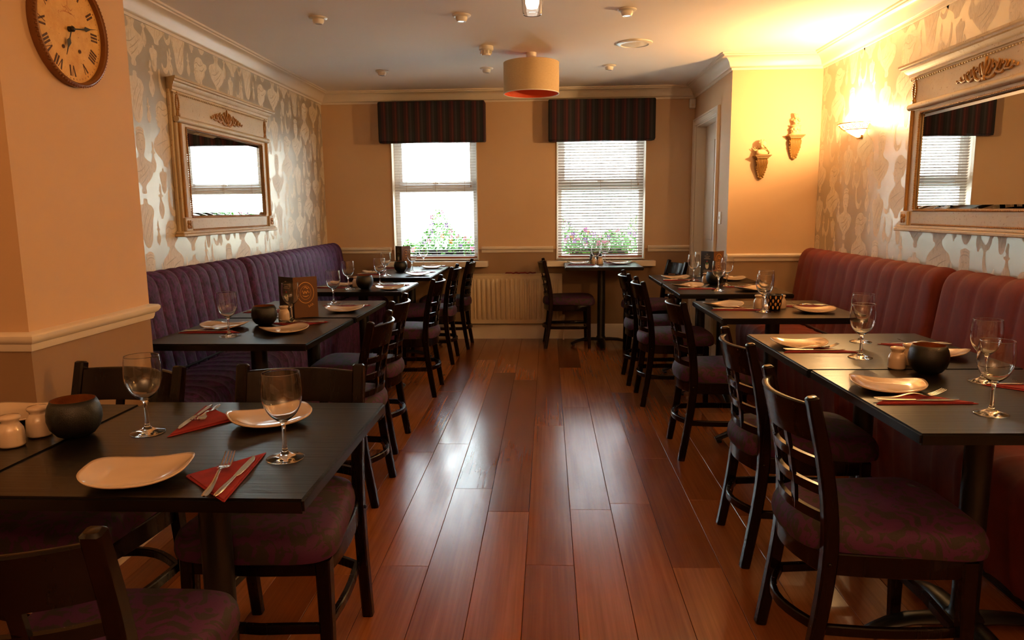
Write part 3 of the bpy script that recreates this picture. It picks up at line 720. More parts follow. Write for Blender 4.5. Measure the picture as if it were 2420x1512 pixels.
        ball(bm, (cx+s*.063, .038, cz+.006), .008, (1,.7,1), 8, 5); ball(bm, (cx+s*.138, .038, cz+.008), .007, (1,.7,1), 8, 5)
    leafstroke([(0,-.045), (0,.0), (0,.062)], .013, .004); ball(bm, (cx, .04, cz-.034), .012, (1,.7,1), 8, 6)
    obj('acanthus_ornament', bm, 'gilt', t, smooth=True)
    for xx in (.085, Wd-.085):
        bm = NB()
        for i in range(9):
            zz = .825-.0125*i; wv = .006+.016*math.sin(PI*min(1, (i+.5)/8)) if i < 8 else .012
            for s in (-1, 1): ball(bm, (xx+s*wv*.75, .034, zz), .0085, (1,.7,1.1), 7, 5)
        for s in (-1, 1): ball(bm, (xx+s*.012, .034, .716), .011, (1,.7,1), 7, 5)
        ball(bm, (xx, .036, .84), .007, (1,.7,1.6), 7, 5); ball(bm, (xx, .038, .722), .009, (1,.7,1.5), 7, 5)
        obj('husk_ornament', bm, 'gilt', t, smooth=True)
    return t
mirror(XL, 5.71, -PI/2, 'cream antique overmantel mirror on the left wall above the purple bench')
mirror(XR, 2.87, PI/2, 'cream antique overmantel mirror on the right wall above the rust red bench')
bm = NB(); sweep(bm, [(XR, 3.36, 2.22), (XR-.03, 3.36, 2.222)], circ(.003, 8)); ball(bm, (XR-.032, 3.36, 2.222), .007); o = obj('picture_hook', bm, 'brass', smooth=True)
tag(o, 'small brass picture hook on the wall above the right mirror', 'hook')

# ------------------------------------------------------------------ clock on the pillar
t = thing('wall_clock', 'large round antique clock with Roman numerals on the left pillar', 'clock', (PX, 2.445, 1.902), PI/2); t.scale = (.84, 1.0, .84)
# local frame: X to the right of the dial, Y out... built facing -Y then turned so it faces +X
CR = .222
def cyl(bm, prof, seg=64):
    n0 = len(bm.verts); lathe(bm, prof, seg); bm.verts.ensure_lookup_table()
    for v in bm.verts[n0:]: v.co = Vector((v.co.x, -v.co.z, v.co.y))
bm = NB(); cyl(bm, [(CR-.016, .0), (CR-.002, .0), (CR, .02), (CR-.004, .03), (CR-.009, .032), (CR-.012, .028), (CR-.016, .026), (CR-.018, .014), (CR-.018, 0)]); obj('rim', bm, 'rim', t, smooth='auto')
bm = NB()
for i in range(96):
    a = 2*PI*i/96; ball(bm, ((CR-.002)*math.cos(a), -.026, (CR-.002)*math.sin(a)), .0048, (1,1,1), 6, 4)
obj('beaded_edge', bm, 'rim', t, smooth=True, kind='stuff')
bm = NB(); cyl(bm, [(CR-.018, 0), (CR-.018, .010), (0, .010)]); obj('dial', bm, 'clockface', t, smooth='auto')
num = ['XII','I','II','III','IIII','V','VI','VII','VIII','IX','X','XI']
def glyph(ch):
    if ch == 'I': return [[(-.0045,0),(.0045,0),(.0045,1),(-.0045,1)]], .014
    if ch == 'V': return [[(-.014,1),(-.005,1),(.004,0),(-.002,0)], [(.010,1),(.013,1),(.003,0),(.0,0)]], .032
    return [[(-.014,1),(-.005,1),(.014,0),(.005,0)], [(.010,1),(.013,1),(-.010,0),(-.013,0)]], .032
for k_, s in enumerate(num):
    bm = NB(); a = PI/2-2*PI*k_/12; ws = [glyph(ch)[1] for ch in s]; tot = sum(ws); x = -tot/2; h = .042; r0 = .138
    for ch, wd in zip(s, ws):
        for q in glyph(ch)[0]:
            pts = []
            for px_, pz in q:
                lx = (x+wd/2+px_)*.9; lz = r0+pz*h
                pts.append((lx*math.sin(a)+lz*math.cos(a), -lx*math.cos(a)+lz*math.sin(a)))
            prism(bm, pts, lambda p, q2, tt: (p, -.0101-.0006*tt, q2))
        x += wd
    obj('numeral', bm, 'clockink', t)
bm = NB()
for i in range(60):
    a = 2*PI*i/60; r0, r1 = .188, .194; dw = .0008 if i % 5 else .002
    pts = [(r0*math.cos(a)-dw*math.sin(a), r0*math.sin(a)+dw*math.cos(a)), (r1*math.cos(a)-dw*math.sin(a), r1*math.sin(a)+dw*math.cos(a)), (r1*math.cos(a)+dw*math.sin(a), r1*math.sin(a)-dw*math.cos(a)), (r0*math.cos(a)+dw*math.sin(a), r0*math.sin(a)-dw*math.cos(a))]
    prism(bm, pts, lambda p, q2, tt: (p, -.0101-.0003*tt, q2))
obj('minute_track', bm, 'clockink', t, kind='stuff')
bm = NB()   # faded flourish and worn script
for pts in ([(0,.13),(.004,.10),(-.002,.075)], [(0,.09),(-.02,.078),(-.032,.088)], [(0,.088),(.02,.075),(.034,.085)], [(.0,.08),(-.015,.064),(-.028,.07)], [(.0,.08),(.014,.062),(.03,.064)],
            [(-.05,.052),(-.03,.061),(0,.064),(.03,.061),(.05,.050)], [(-.05,.060),(-.056,.052),(-.05,.044)]):
    flat(bm, line(pts, .0016), lambda a, b: (a, -.0103, b))
obj('faded_flourish', bm, 'faint', t)
for x_, z_ in ((-.047, -.075), (.053, -.075)):
    bm = NB(); n0 = 0; lathe(bm, [(.0,.001),(.0075,.001),(.0075,.003),(.003,.003),(.003,.0015)], 14)
    for v in bm.verts: v.co = Vector((v.co.x, -v.co.z, v.co.y))
    o = obj('winding_hole', bm, 'clockink', t, smooth='auto'); o.location = (x_, -.010, z_)
def hand(name, ang, pts):
    bm = NB(); prism(bm, pts, lambda p, q2, tt: (p, -.0012*tt, q2)); o = obj(name, bm, 'hand', t); o.location = (0, -.019, 0); o.rotation_euler = (0, ang, 0)
hand('minute_hand', R(78), [(-.003,-.02),(.003,-.02),(.0025,.085),(.010,.092),(.002,.125),(.0005,.165),(-.0005,.165),(-.002,.125),(-.010,.092),(-.0025,.085)])
hand('hour_hand', R(203), [(-.003,-.015),(.003,-.015),(.0025,.04),(.012,.055),(.003,.08),(.0006,.115),(-.0006,.115),(-.003,.08),(-.012,.055),(-.0025,.04)])
bm = NB(); lathe(bm, [(0,.009),(.011,.009),(.011,.026),(.006,.03),(0,.03)], 18)
for v in bm.verts: v.co = Vector((v.co.x, -v.co.z, v.co.y))
obj('centre_boss', bm, 'hand', t, smooth='auto')

# ------------------------------------------------------------------ corbel shelves and cherubs
def corbel(x, z, lab):
    t = thing('corbel_shelf', lab, 'shelf', (x, YC, z))
    def pb(bm, prof2, hx, nx=9, flute=0):
        # prof2: list of (depth, z); extrude across x with fluting
        rg = []
        for i in range(nx*4+1):
            u = -1+2*i/(nx*4); f = 1-flute*abs(math.sin(u*nx*PI/2)) if flute else 1
            rg.append([bm.verts.new((u*hx(zz), -dd*f if dd > 0 else 0, zz)) for dd, zz in prof2])
        k = len(prof2)
        for i in range(len(rg)-1):
            for j in range(k-1): bm.faces.new((rg[i][j], rg[i][j+1], rg[i+1][j+1], rg[i+1][j]))
        for e in (rg[0], rg[-1]): bm.faces.new(e)
        for i in range(len(rg)-1): bm.faces.new((rg[i][0], rg[i+1][0], rg[i+1][k-1], rg[i][k-1]))
    bm = NB(); box(bm, -.062, .062, -.085, 0, -.008, 0); box(bm, -.055, .055, -.077, 0, -.016, -.008); box(bm, -.046, .046, -.068, 0, -.026, -.016); obj('shelf_top', bm, 'corbel', t, bevel=.002)
    bm = NB(); pb(bm, [(0,-.026),(.062,-.026),(.066,-.05),(.062,-.075),(.048,-.1),(.036,-.13),(.026,-.155),(.012,-.172),(0,-.176)], lambda zz: .04 if zz > -.09 else .04*max(.3, 1+(zz+.09)/.13), 7, .16)
    obj('fluted_scroll', bm, 'corbel', t, smooth=True)
    bm = NB()
    for s in (-1, 1):
        sweep(bm, [(s*.041, -.04+.02*math.cos(q*.7)*(1-q*.07), -.055+.02*math.sin(q*.7)*(1-q*.07)) for q in range(12)], circ(.0045, 6))
        for i in range(5): ball(bm, (s*(.038-.005*i), -.035+.004*i, -.09-.018*i), .011, (.7,1,1), 7, 5)
    ball(bm, (0, -.018, -.172), .014, (1,1,.7), 8, 6); obj('scroll_edge', bm, 'corbel', t, smooth=True)
    return t
corbel(1.645, 1.688, 'bronze coloured scroll corbel shelf, lower one holding the winged cherub')
corbel(1.89, 1.835, 'bronze coloured scroll corbel shelf, upper one nearer the wall light')
def blob(bm, parts):
    for c, r_, s in parts: ball(bm, c, r_, s, 12, 8)
t = thing('cherub_bust', 'cream winged cherub resting its chin, on the lower corbel shelf', 'figurine', (1.645, YC-.045, 1.688))
bm = NB(); blob(bm, [((0,0,.022), .036, (1.05,.7,.7)), ((-.028,-.005,.022), .018, (1,1,1.1)), ((.028,-.005,.02), .018, (1,1,1))])
sweep(bm, [(.04,-.01,.01), (.046,-.022,.02), (.03,-.03,.045), (.018,-.026,.056)], circ(.0085, 8)); sweep(bm, [(-.04,-.01,.012), (-.03,-.03,.008), (.0,-.034,.008), (.03,-.03,.01)], circ(.0085, 8))
obj('body', bm, 'plaster', t, smooth=True)
bm = NB(); blob(bm, [((0,-.008,.075), .03, (1,1,1.08)), ((0,-.036,.07), .006, (1,1,1)), ((.012,-.034,.062), .008, (1,.7,1)), ((-.014,-.032,.063), .008, (1,.7,1))]); obj('head', bm, 'plaster', t, smooth=True)
bm = NB()
for i in range(26):
    a = rnd.uniform(0, 2*PI); e = rnd.uniform(.1, 1.5); ball(bm, (.029*math.cos(a)*math.cos(e), -.004+.028*math.sin(a)*math.cos(e)*(1 if math.sin(a) > 0 else .5), .08+.032*math.sin(e)), .0085, (1,1,1), 6, 4)
obj('curly_hair', bm, 'plaster', t, smooth=True)
for s in (-1, 1):
    bm = NB()
    for i in range(6):
        a = R(35+i*16); L = .06-.005*i
        sweep(bm, [(s*.022, .015, .02), (s*(.022+L*.6*math.cos(a*.8)), .02, .02+L*.6*math.sin(a*.8)), (s*(.022+L*math.cos(a)), .018, .02+L*math.sin(a))], lambda q: [(x_*(.006-.0015*q), y_*(.006-.0015*q)) for x_, y_ in circ(1, 6)])
    obj('wing', bm, 'plaster', t, smooth=True)
t = thing('cherub_pot', 'cream cherub sitting on a carved pot, on the upper corbel shelf', 'figurine', (1.89, YC-.045, 1.835))
bm = NB(); lathe(bm, [(0,0),(.042,0),(.042,.008),(.034,.014),(.03,.03),(.033,.05),(.03,.06),(.038,.066),(.038,.073),(0,.073)], 24)
for i in range(9):
    a = 2*PI*i/9
    ball(bm, (.032*math.cos(a), .032*math.sin(a), .042), .009, (1,1,1.2), 7, 5); ball(bm, (.031*math.cos(a+.35), .031*math.sin(a+.35), .025), .007, (1,1,1), 6, 4)
obj('carved_pot', bm, 'plaster', t, smooth='auto')
bm = NB(); blob(bm, [((0,0,.088), .02, (1.15,1,1)), ((.0,0,.105), .015, (1,.9,1.2)), ((-.01,-.016,.082), .009, (1,1.6,.9)), ((.012,-.016,.084), .009, (1,1.6,.9))])
sweep(bm, [(.014,-.004,.112), (.02,-.018,.1), (.006,-.022,.112)], circ(.005, 6)); sweep(bm, [(-.014,-.004,.112), (-.022,-.014,.098), (-.014,-.02,.09)], circ(.005, 6))
obj('body', bm, 'plaster', t, smooth=True)
bm = NB(); ball(bm, (-.004,-.003,.137), .0165); ball(bm, (-.004,-.019,.134), .0035)
for i in range(14): a = rnd.uniform(0, 6.3); e = rnd.uniform(.2, 1.4); ball(bm, (-.004+.016*math.cos(a)*math.cos(e), .0+.015*math.sin(a)*math.cos(e), .14+.016*math.sin(e)), .0055, (1,1,1), 6, 4)
obj('head', bm, 'plaster', t, smooth=True)
for s in (-1, 1):
    bm = NB()
    for i in range(4):
        a = R(30+i*20); sweep(bm, [(s*.01, .012, .1), (s*(.01+.03*math.cos(a)), .016, .1+.03*math.sin(a))], lambda q: [(x_*(.005-.002*q), y_*(.005-.002*q)) for x_, y_ in circ(1, 6)])
    obj('wing', bm, 'plaster', t, smooth=True)

# ------------------------------------------------------------------ channelled benches
def bench(name, mt, seam, ybs, xw, sgn, lab, cat='bench', depth=.62):
    """profile in (d = distance from wall, z); channels across y; sgn +1: wall on the left"""
    y0, y1, nch = ybs
    t = thing(name, lab, cat, (xw, (y0+y1)/2, 0), 0)
    L = (y1-y0)/2; ww = 2*L/nch
    def body(prof, endr, amp):
        bm = NB(); per = 8; ns = nch*per; rg = []; K = len(prof)
        nrm = []
        for i in range(K):
            a = prof[max(i-1, 0)]; b = prof[min(i+1, K-1)]; dx, dz = b[0]-a[0], b[1]-a[1]; ln = math.hypot(dx, dz) or 1; nrm.append((dz/ln, -dx/ln))
        for i in range(ns+1):
            y = -L+2*L*i/ns; ph = (i % per)/per; b = amp*(math.sin(PI*ph)**.5 if ph > 0 else 0)
            e = min(L-abs(y), endr)/endr; sh = math.sqrt(max(0, 1-(1-e)**2))
            ring = []
            for (d_, z_), (nx_, nz_) in zip(prof, nrm):
                k2 = 1 if d_ > .02 else 0
                dd, zz = d_+nx_*b*k2, z_+nz_*b*k2
                top = max(0, (zz-.78)/.2) if prof[0][1] > .6 or True else 0
                zz2 = zz-(1-sh)*.07*max(0, min(1, (zz-.5)/.4)) if endr > .02 else zz
                dd2 = dd*(1-(1-sh)*.25)
                ring.append(bm.verts.new((sgn*dd2, y, zz2)))
            rg.append(ring)
        for i in range(ns):
            for j in range(K-1): bm.faces.new((rg[i][j], rg[i][j+1], rg[i+1][j+1], rg[i+1][j]))
        bm.faces.new(rg[0]); bm.faces.new(rg[-1])
        for i in range(ns): bm.faces.new((rg[i][0], rg[i+1][0], rg[i+1][-1], rg[i][-1]))
        return bm
    pb = catmull([(.245,.40),(.235,.46),(.215,.58),(.195,.72),(.178,.84),(.165,.915),(.14,.958),(.10,.976),(.06,.965),(.03,.93),(.012,.86)], 3, False)
    pb = [(.245,.40)]+pb+[(.004,.80),(.004,.40)]
    obj('backrest', body(pb, .06, .0095), mt, t, smooth='auto')
    ps = [(.24,.41)]+catmull([(.25,.452),(.36,.462),(.5,.462),(.575,.45),(.615,.42),(.63,.37),(.628,.28),(.615,.16),(.60,.06)], 3, False)+[(.59,.045),(.24,.045)]
    obj('seat', body(ps, .012, .0085), mt, t, smooth='auto')
    bm = NB(); sweep(bm, [(sgn*.248, -L+.02, .462), (sgn*.248, L-.02, .462)], circ(.006, 6)); obj('seam_piping', bm, seam, t, smooth=True)
    bm = NB(); box(bm, min(sgn*.05, sgn*.56), max(sgn*.05, sgn*.56), -L+.02, L-.02, 0, .044); obj('plinth', bm, 'black', t)
    return t
bench('banquette_bench', 'purple', 'seam_p', (2.86, 4.835, 17), XL, 1, 'purple velvet channelled bench section nearer the pillar on the left wall')
bench('banquette_bench', 'purple', 'seam_p', (4.85, 7.12, 19), XL, 1, 'purple velvet channelled bench section in the far left corner by the windows')
bench('banquette_bench', 'rust', 'seam_r', (3.64, 5.64, 13), XR, -1, 'rust red channelled bench section in the far right corner by the orange wall')
bench('banquette_bench', 'rust', 'seam_r', (1.62, 3.62, 13), XR, -1, 'rust red channelled bench section nearer the camera under the right mirror')

# ------------------------------------------------------------------ tables
def make_table(lab, cx, cy, rz=0, sx=.7, sy=.7, h=.75, group='square black wooden pedestal tables'):
    t = thing('dining_table', lab, 'table', (cx, cy, 0), rz, group)
    bm = NB(); box(bm, -sx/2, sx/2, -sy/2, sy/2, h-.03, h)
    bmesh.ops.bevel(bm, geom=list(bm.edges), offset=.005, segments=2, affect='EDGES'); obj('tabletop', bm, 'table', t, smooth='auto')
    bm = NB(); box(bm, -.16, .16, -.16, .16, h-.042, h-.0301); obj('mounting_plate', bm, 'iron', t, bevel=.004)
    bm = NB(); lathe(bm, [(0,.07),(.055,.07),(.042,.085),(.037,.1),(.037,h-.043),(0,h-.043)], 20); obj('column', bm, 'iron', t, smooth='auto')
    for i in range(4):
        a = PI/2*i; bm = NB(); ca, sa = math.cos(a), math.sin(a)
        pth = [(ca*r_, sa*r_, z_) for r_, z_ in ((.0,.062),(.08,.066),(.16,.062),(.22,.048),(.265,.028),(.285,.018))]
        sweep(bm, pth, lambda q: [(x_*(.038-.003*q), y_*(.016-.001*q)) for x_, y_ in circ(1, 10)]); obj('base_arm', bm, 'iron', t, smooth='auto')
        bm = NB(); lathe(bm, [(0,0),(.014,0),(.014,.012),(0,.012)], 10, (ca*.262, sa*.262, 0)); obj('foot_pad', bm, 'iron', t)
    return t
TB = [
 ('L1a', -.816, 1.63, 0, .7, .7, .75, 'black square dining table at the front left, right half of the pair'),
 ('L1b', -1.52, 1.61, 0, .69, .7, .748, 'black square dining table at the left edge, left half of the front pair'),
 ('L2a', -1.352, 3.245, -.006, .71, .72, .75, 'black square table by the purple bench, second left row, nearer half'),
 ('L2b', -1.338, 3.98, 0, .70, .70, .75, 'black square table by the purple bench, second left row, farther half with menu'),
 ('L3', -1.337, 5.12, 0, .70, .64, .75, 'black square table standing alone third from the camera along the purple bench'),
 ('L4a', -1.312, 6.185, 0, .70, .70, .75, 'black square table near the left window, nearer half of the last pair'),
 ('L4b', -1.310, 6.84, 0, .69, .60, .75, 'black square table right under the left window'),
 ('W', .505, 6.805, 0, .70, .70, .776, 'small black table for two under the right window'),
 ('R1a', 1.248, 2.07, .02, .72, .70, .75, 'black square table at the front right, nearer half of the pair'),
 ('R1b', 1.226, 2.775, .02, .72, .70, .75, 'black square table at the front right, farther half of the pair'),
 ('R2', 1.215, 3.915, .012, .72, .70, .75, 'black square table second from the camera along the rust red bench, candle pot on it'),
 ('R3a', 1.195, 4.945, .0, .72, .70, .75, 'black square table by the orange wall, nearer half of the far right pair'),
 ('R3b', 1.19, 5.64-.0, .0, .72, .66, .75, 'black square table by the orange wall, farther half with menu'),
]
for n_, cx, cy, rz, sx, sy, h, lab in TB: make_table(lab, cx, cy, rz, sx, sy, h)

# ------------------------------------------------------------------ chairs
def make_chair(lab):
    t = thing('dining_chair', lab, 'chair', (0,0,0), 0, 'dark lattice back dining chairs')
    HB = .805
    def post(s):
        bm = NB()
        key = [(-.205,0),(-.185,.12),(-.162,.28),(-.152,.42),(-.160,.55),(-.182,.68),(-.206,.78),(-.216,.822)]
        c = catmull(key, 3, False)+[(-.217,.827)]
        sweep(bm, [(s*.182, y_, z_) for y_, z_ in c], lambda i: rect(.034, .040-.010*abs(i-9)/12, .005) if i < 22 else rect(.024, .020, .004), upv=(0,1,0))
        return bm
    for s in (-1, 1): obj('rear_leg', post(s), 'chair', t, smooth='auto')
    for s in (-1, 1):
        bm = NB(); sweep(bm, [(s*.185, .205, 0), (s*.18, .195, .40)], lambda i: rect(.030+.01*i, .030+.01*i, .004), upv=(0,1,0)); obj('front_leg', bm, 'chair', t, smooth='auto')
    def yb(z):   # back plane centre line at height z
        k = [(.42,-.152),(.55,-.160),(.68,-.182),(.78,-.206),(.83,-.217)]
        for (a, b), (c2, d2) in zip(k, k[1:]):
            if z <= c2: return b+(d2-b)*(z-a)/(c2-a)
        return k[-1][1]
    def sag(x_): return -.052*(1-(x_/.17)**2)
    def band(z0, z1, th, n_=16, hw=.166, rt=False):
        bm = NB(); rings = []
        for i in range(n_+1):
            x_ = -hw+2*hw*i/n_; s_ = sag(x_)
            q = [(yb(z0)+s_-th/2, z0), (yb(z0)+s_+th/2, z0), (yb(z1)+s_+th/2, z1-(.003 if rt else 0)), (yb(z1)+s_+th/4, z1), (yb(z1)+s_-th/4, z1), (yb(z1)+s_-th/2, z1-(.003 if rt else 0))]
            rings.append([bm.verts.new((x_, a, b)) for a, b in q])
        for A, B in zip(rings, rings[1:]):
            for j in range(6): bm.faces.new((A[j], A[(j+1) % 6], B[(j+1) % 6], B[j]))
        bm.faces.new(rings[0]); bm.faces.new(rings[-1]); return bm
    obj('top_rail', band(.705, .805, .020, rt=True), 'chair', t, smooth='auto')
    for z0 in (.635, .562, .489): obj('back_slat', band(z0, z0+.026, .014), 'chair', t, smooth='auto')
    for x_ in (-.062, .062):
        bm = NB(); pts = [(x_, yb(z_)+sag(x_), z_) for z_ in (.492, .55, .60, .65, .71)]
        sweep(bm, pts, rect(.026, .010), upv=(0,1,0)); obj('back_splat', bm, 'chair', t, smooth='auto')
    # seat frame with bowed back
    def ringpath(hx0, hx1, yf, ybk, bow, n_=10):
        p = [(-hx1, yf), (0, yf+.012), (hx1, yf)]
        right = [(hx1+(hx0-hx1)*i/6+.012*math.sin(PI*i/6), yf+(ybk-yf)*i/6) for i in range(1, 7)]
        back = [(hx0-2*hx0*i/n_, ybk-bow*math.sin(PI*i/n_)) for i in range(1, n_)]
        left = [(-x_, y_) for x_, y_ in right[::-1]]
        return p[:1]+[(0, yf+.012)]+[p[2]]+right+back+left
    bm = NB(); sweep(bm, [(x_, y_, .385) for x_, y_ in ringpath(.172, .188, .2, -.158, .045)], rect(.02, .06, .003), closed=True); obj('seat_frame', bm, 'chair', t, smooth='auto')
    bm = NB(); sweep(bm, [(x_, y_, .195) for x_, y_ in ringpath(.165, .170, .185, -.155, .065)], rect(.018, .028, .003), closed=True); obj('stretcher_ring', bm, 'chair', t, smooth='auto')
    # cushion
    bm = NB(); base = []
    n_ = 48; rings = []
    def outline(sc, inset):
        out = []
        for i in range(n_):
            a = 2*PI*i/n_; cx_, sy_ = math.cos(a), math.sin(a); e = .34
            u = math.copysign(abs(cx_)**e, cx_); v_ = math.copysign(abs(sy_)**e, sy_)
            hy = .222; hxx = .198+.026*(v_)
            yy = v_*hy+.030
            if v_ < 0: yy -= .03*(1-u*u)*(-v_)
            if v_ > 0: yy += .012*(1-u*u)*v_
            out.append((u*hxx*sc, (yy-.03)*sc+.03))
        return out
    for sc, z_ in ((.955,.405),(1.0,.412),(1.012,.430),(1.0,.452),(.965,.470),(.9,.479),(.7,.487),(.4,.491)):
        rings.append([bm.verts.new((a, b, z_)) for a, b in outline(sc, 0)])
    ct = bm.verts.new((0, .03, .493))
    for A, B in zip(rings, rings[1:]):
        for i in range(n_): bm.faces.new((A[i], A[(i+1) % n_], B[(i+1) % n_], B[i]))
    for i in range(n_): bm.faces.new((rings[-1][i], rings[-1][(i+1) % n_], ct))
    bm.faces.new(rings[0]); obj('seat_cushion', bm, 'damask', t, smooth='auto')
    bm = NB()
    for s in (-1, 1): ball(bm, (s*.2005, -.155, .39), .006, (.5,1,1), 8, 5)
    obj('bolt_cap', bm, 'chair', t, smooth=True)
    return t
CH = [  # rear-foot midpoint x,y ; facing angle of local +y ; label
 (.665, 1.95, -90, 'dark lattice back chair at the front right, nearest the camera on the right'),
 (.711, 2.67, -90, 'dark lattice back chair second from the camera along the right aisle'),
 (.687, 3.795, -90, 'dark lattice back chair third from the camera along the right aisle'),
 (.622, 4.83, -90, 'dark lattice back chair fourth from the camera along the right aisle'),
 (.592, 5.40, -90, 'dark lattice back chair farthest along the right aisle'),
 (-.762, 3.165, 90, 'dark lattice back chair nearest the camera along the left aisle'),
 (-.822, 3.865, 90, 'dark lattice back chair second along the left aisle, beside the menu table'),
 (-.793, 5.05, 90, 'dark lattice back chair third along the left aisle, at the single table'),
 (-.805, 6.12, 90, 'dark lattice back chair fourth along the left aisle'),
 (-.746, 6.79, 90, 'dark lattice back chair farthest on the left, beside the radiator'),
 (-.03, 6.83, -88, 'dark chair in front of the radiator, left of the small window table'),
 (1.15, 6.50, 104, 'dark chair right of the small window table, beyond the orange wall corner'),
 (-1.315, 2.14, 169, 'dark chair behind the front left table, beside the pillar'),
 (-.765, 2.135, 180, 'dark chair behind the front left table, next to the aisle'),
 (-.86, .985, 2, 'dark chair in the bottom left corner, seen from behind'),
]
ch0 = None
for x, y, a, lab in CH:
    # origin of the chair is .205 in front of the rear feet
    ar_ = R(a); ox, oy = x-math.sin(ar_)*.205, y+math.cos(ar_)*.205
    if ch0 is None: ch0 = make_chair(lab); ch0.location = (ox, oy, 0); ch0.rotation_euler = (0, 0, ar_)
    else: dup(ch0, (ox, oy, 0), ar_, lab)

# ------------------------------------------------------------------ tableware
def make_glass(lab):
    bm = NB()
    outer = [(0,.0),(.020,.0),(.0395,.0),(.0412,.0004),(.0416,.0012),(.0410,.0022)]+catmull([(.040,.0026),(.028,.0055),(.014,.0105),(.0068,.018),(.0048,.03),(.0042,.055),(.0046,.073),(.0075,.083),(.016,.090),(.028,.101),(.037,.116),(.0425,.134),(.0436,.150),(.0427,.170),(.0402,.1945)], 3, False)+[(.04015,.1952),(.0400,.1960),(.0396,.1963)]
    inner = [(.0392,.1960),(.0391,.1952)]+catmull([(.0392,.1945),(.0417,.170),(.0426,.150),(.0415,.1343),(.0361,.1168),(.0272,.1022),(.0155,.0925),(.006,.0885),(0,.0875)], 3, False)
    lathe(bm, outer+inner, 40)
    o = obj('wine_glass', bm, 'glass', smooth=True); tag(o, lab, 'wine glass', 'stemmed wine glasses on the tables'); return o
def make_plate(lab):
    bm = NB(); n_ = 64; R0 = .104; top = []; bot = []
    def se(a, e=.62): c_, s_ = math.cos(a), math.sin(a); return math.copysign(abs(c_)**e, c_), math.copysign(abs(s_)**e, s_)
    def zz(rr_, u, v_): return .004+.006*max(0, (rr_-.55)/.45)**1.5 + (.016*u*u*rr_**3) - .0 + .002*rr_
    lv = [0, .2, .4, .55, .62, .72, .84, .94, 1.0]
    for k, q in enumerate(lv):
        if q == 0: top.append([bm.verts.new((0, 0, .005))]); bot.append([bm.verts.new((0, 0, .0))]); continue
        T_, B_ = [], []
        for i in range(n_):
            a = 2*PI*i/n_; u, v_ = se(a); ex = 1+.06*abs(math.cos(2*a))
            x_, y_ = u*R0*q, v_*R0*q*.86; z_ = zz(q, u, v_)
            T_.append(bm.verts.new((x_, y_, z_+.0015))); B_.append(bm.verts.new((x_*.99, y_*.99, max(0, z_-.003) if q > .5 else 0)))
        top.append(T_); bot.append(B_)
    for S_ in (top, bot):
        for A, B in zip(S_, S_[1:]):
            for i in range(n_):
                j = (i+1) % n_
                if len(A) == 1: bm.faces.new((A[0], B[i], B[j]))
                else: bm.faces.new((A[i], A[j], B[j], B[i]))
    for i in range(n_): j = (i+1) % n_; bm.faces.new((top[-1][i], top[-1][j], bot[-1][j], bot[-1][i]))
    o = obj('side_plate', bm, 'china', smooth=True); tag(o, lab, 'plate', 'curved white china plates on the tables'); return o
def make_napkin(lab):   # local: hypotenuse from (0,0) to (.28,0), apex at (.15,.125)
    bm = NB()
    t = thing('napkin', lab, 'napkin', (0,0,0), 0, 'folded red paper napkins on the tables')
    prism(bm, [(0,0),(.28,0),(.275,.006),(.15,.125),(.14,.125),(.003,.005)], lambda a, b, k: (a, b, .0002+.0022*k+(.0006*math.sin(a*60) if k else 0))); obj('folded_layer', bm, 'napkin', t, bevel=.0006)
    bm = NB(); prism(bm, [(.006,.003),(.268,.003),(.262,.008),(.146,.115),(.137,.115),(.008,.007)], lambda a, b, k: (a, b, .0025+.002*k+(.0006*math.cos(a*45) if k else 0))); obj('folded_layer', bm, 'napkin', t, bevel=.0006)
    return t
def make_knife(lab):    # along +x from handle end
    bm = NB()
    hp = [(0,.0),(.006,.005),(.03,.0065),(.06,.0058),(.09,.0042),(.105,.004)]
    sweep(bm, [(a, 0, .0035) for a, _ in hp], lambda i: [(x_*max(.0015, hp[i][1]), y_*max(.001, hp[i][1]*.5)) for x_, y_ in circ(1, 10)])
    t = thing('table_knife', lab, 'knife', (0,0,0), 0, 'steel knives on the napkins')
    obj('handle', bm, 'steel', t, smooth='auto')
    bl = [(.104,-.0035),(.115,-.008),(.16,-.0095),(.20,-.008),(.222,-.002),(.228,.004),(.2,.0055),(.15,.0055),(.104,.0035)]
    bm = NB(); prism(bm, bl, lambda a, b, k: (a, b, .0026+.0014*k)); obj('blade', bm, 'steel', t, bevel=.0004)
    return t
def make_fork(lab):
    t = thing('table_fork', lab, 'fork', (0,0,0), 0, 'steel forks on the napkins')
    def zc(a): return .0035+.010*math.exp(-((a-.115)/.035)**2) + (.018*max(0, (a-.15)/.055)**1.6)
    hp = [(0,.003),(.005,.0065),(.025,.0075),(.05,.0058),(.08,.004),(.105,.0034),(.125,.004),(.14,.0105)]
    bm = NB(); c = catmull(hp, 3, False); sweep(bm, [(a, 0, zc(a)) for a, _ in c], lambda i: [(x_*c[i][1], y_*.0014) for x_, y_ in circ(1, 8)])
    obj('handle', bm, 'steel', t, smooth='auto')
    bm = NB(); sweep(bm, [(a, 0, zc(a)) for a in (.139, .148, .156, .162)], rect(.023, .0018)); obj('fork_root', bm, 'steel', t, smooth='auto')
    bm = NB()
    for q in (-.0098, -.0033, .0033, .0098): sweep(bm, [(a, q, zc(a)) for a in (.161, .175, .188, .2, .207)], lambda i: rect(.0032-.0004*i, .0016))
    obj('tines', bm, 'steel', t, smooth='auto')
    return t
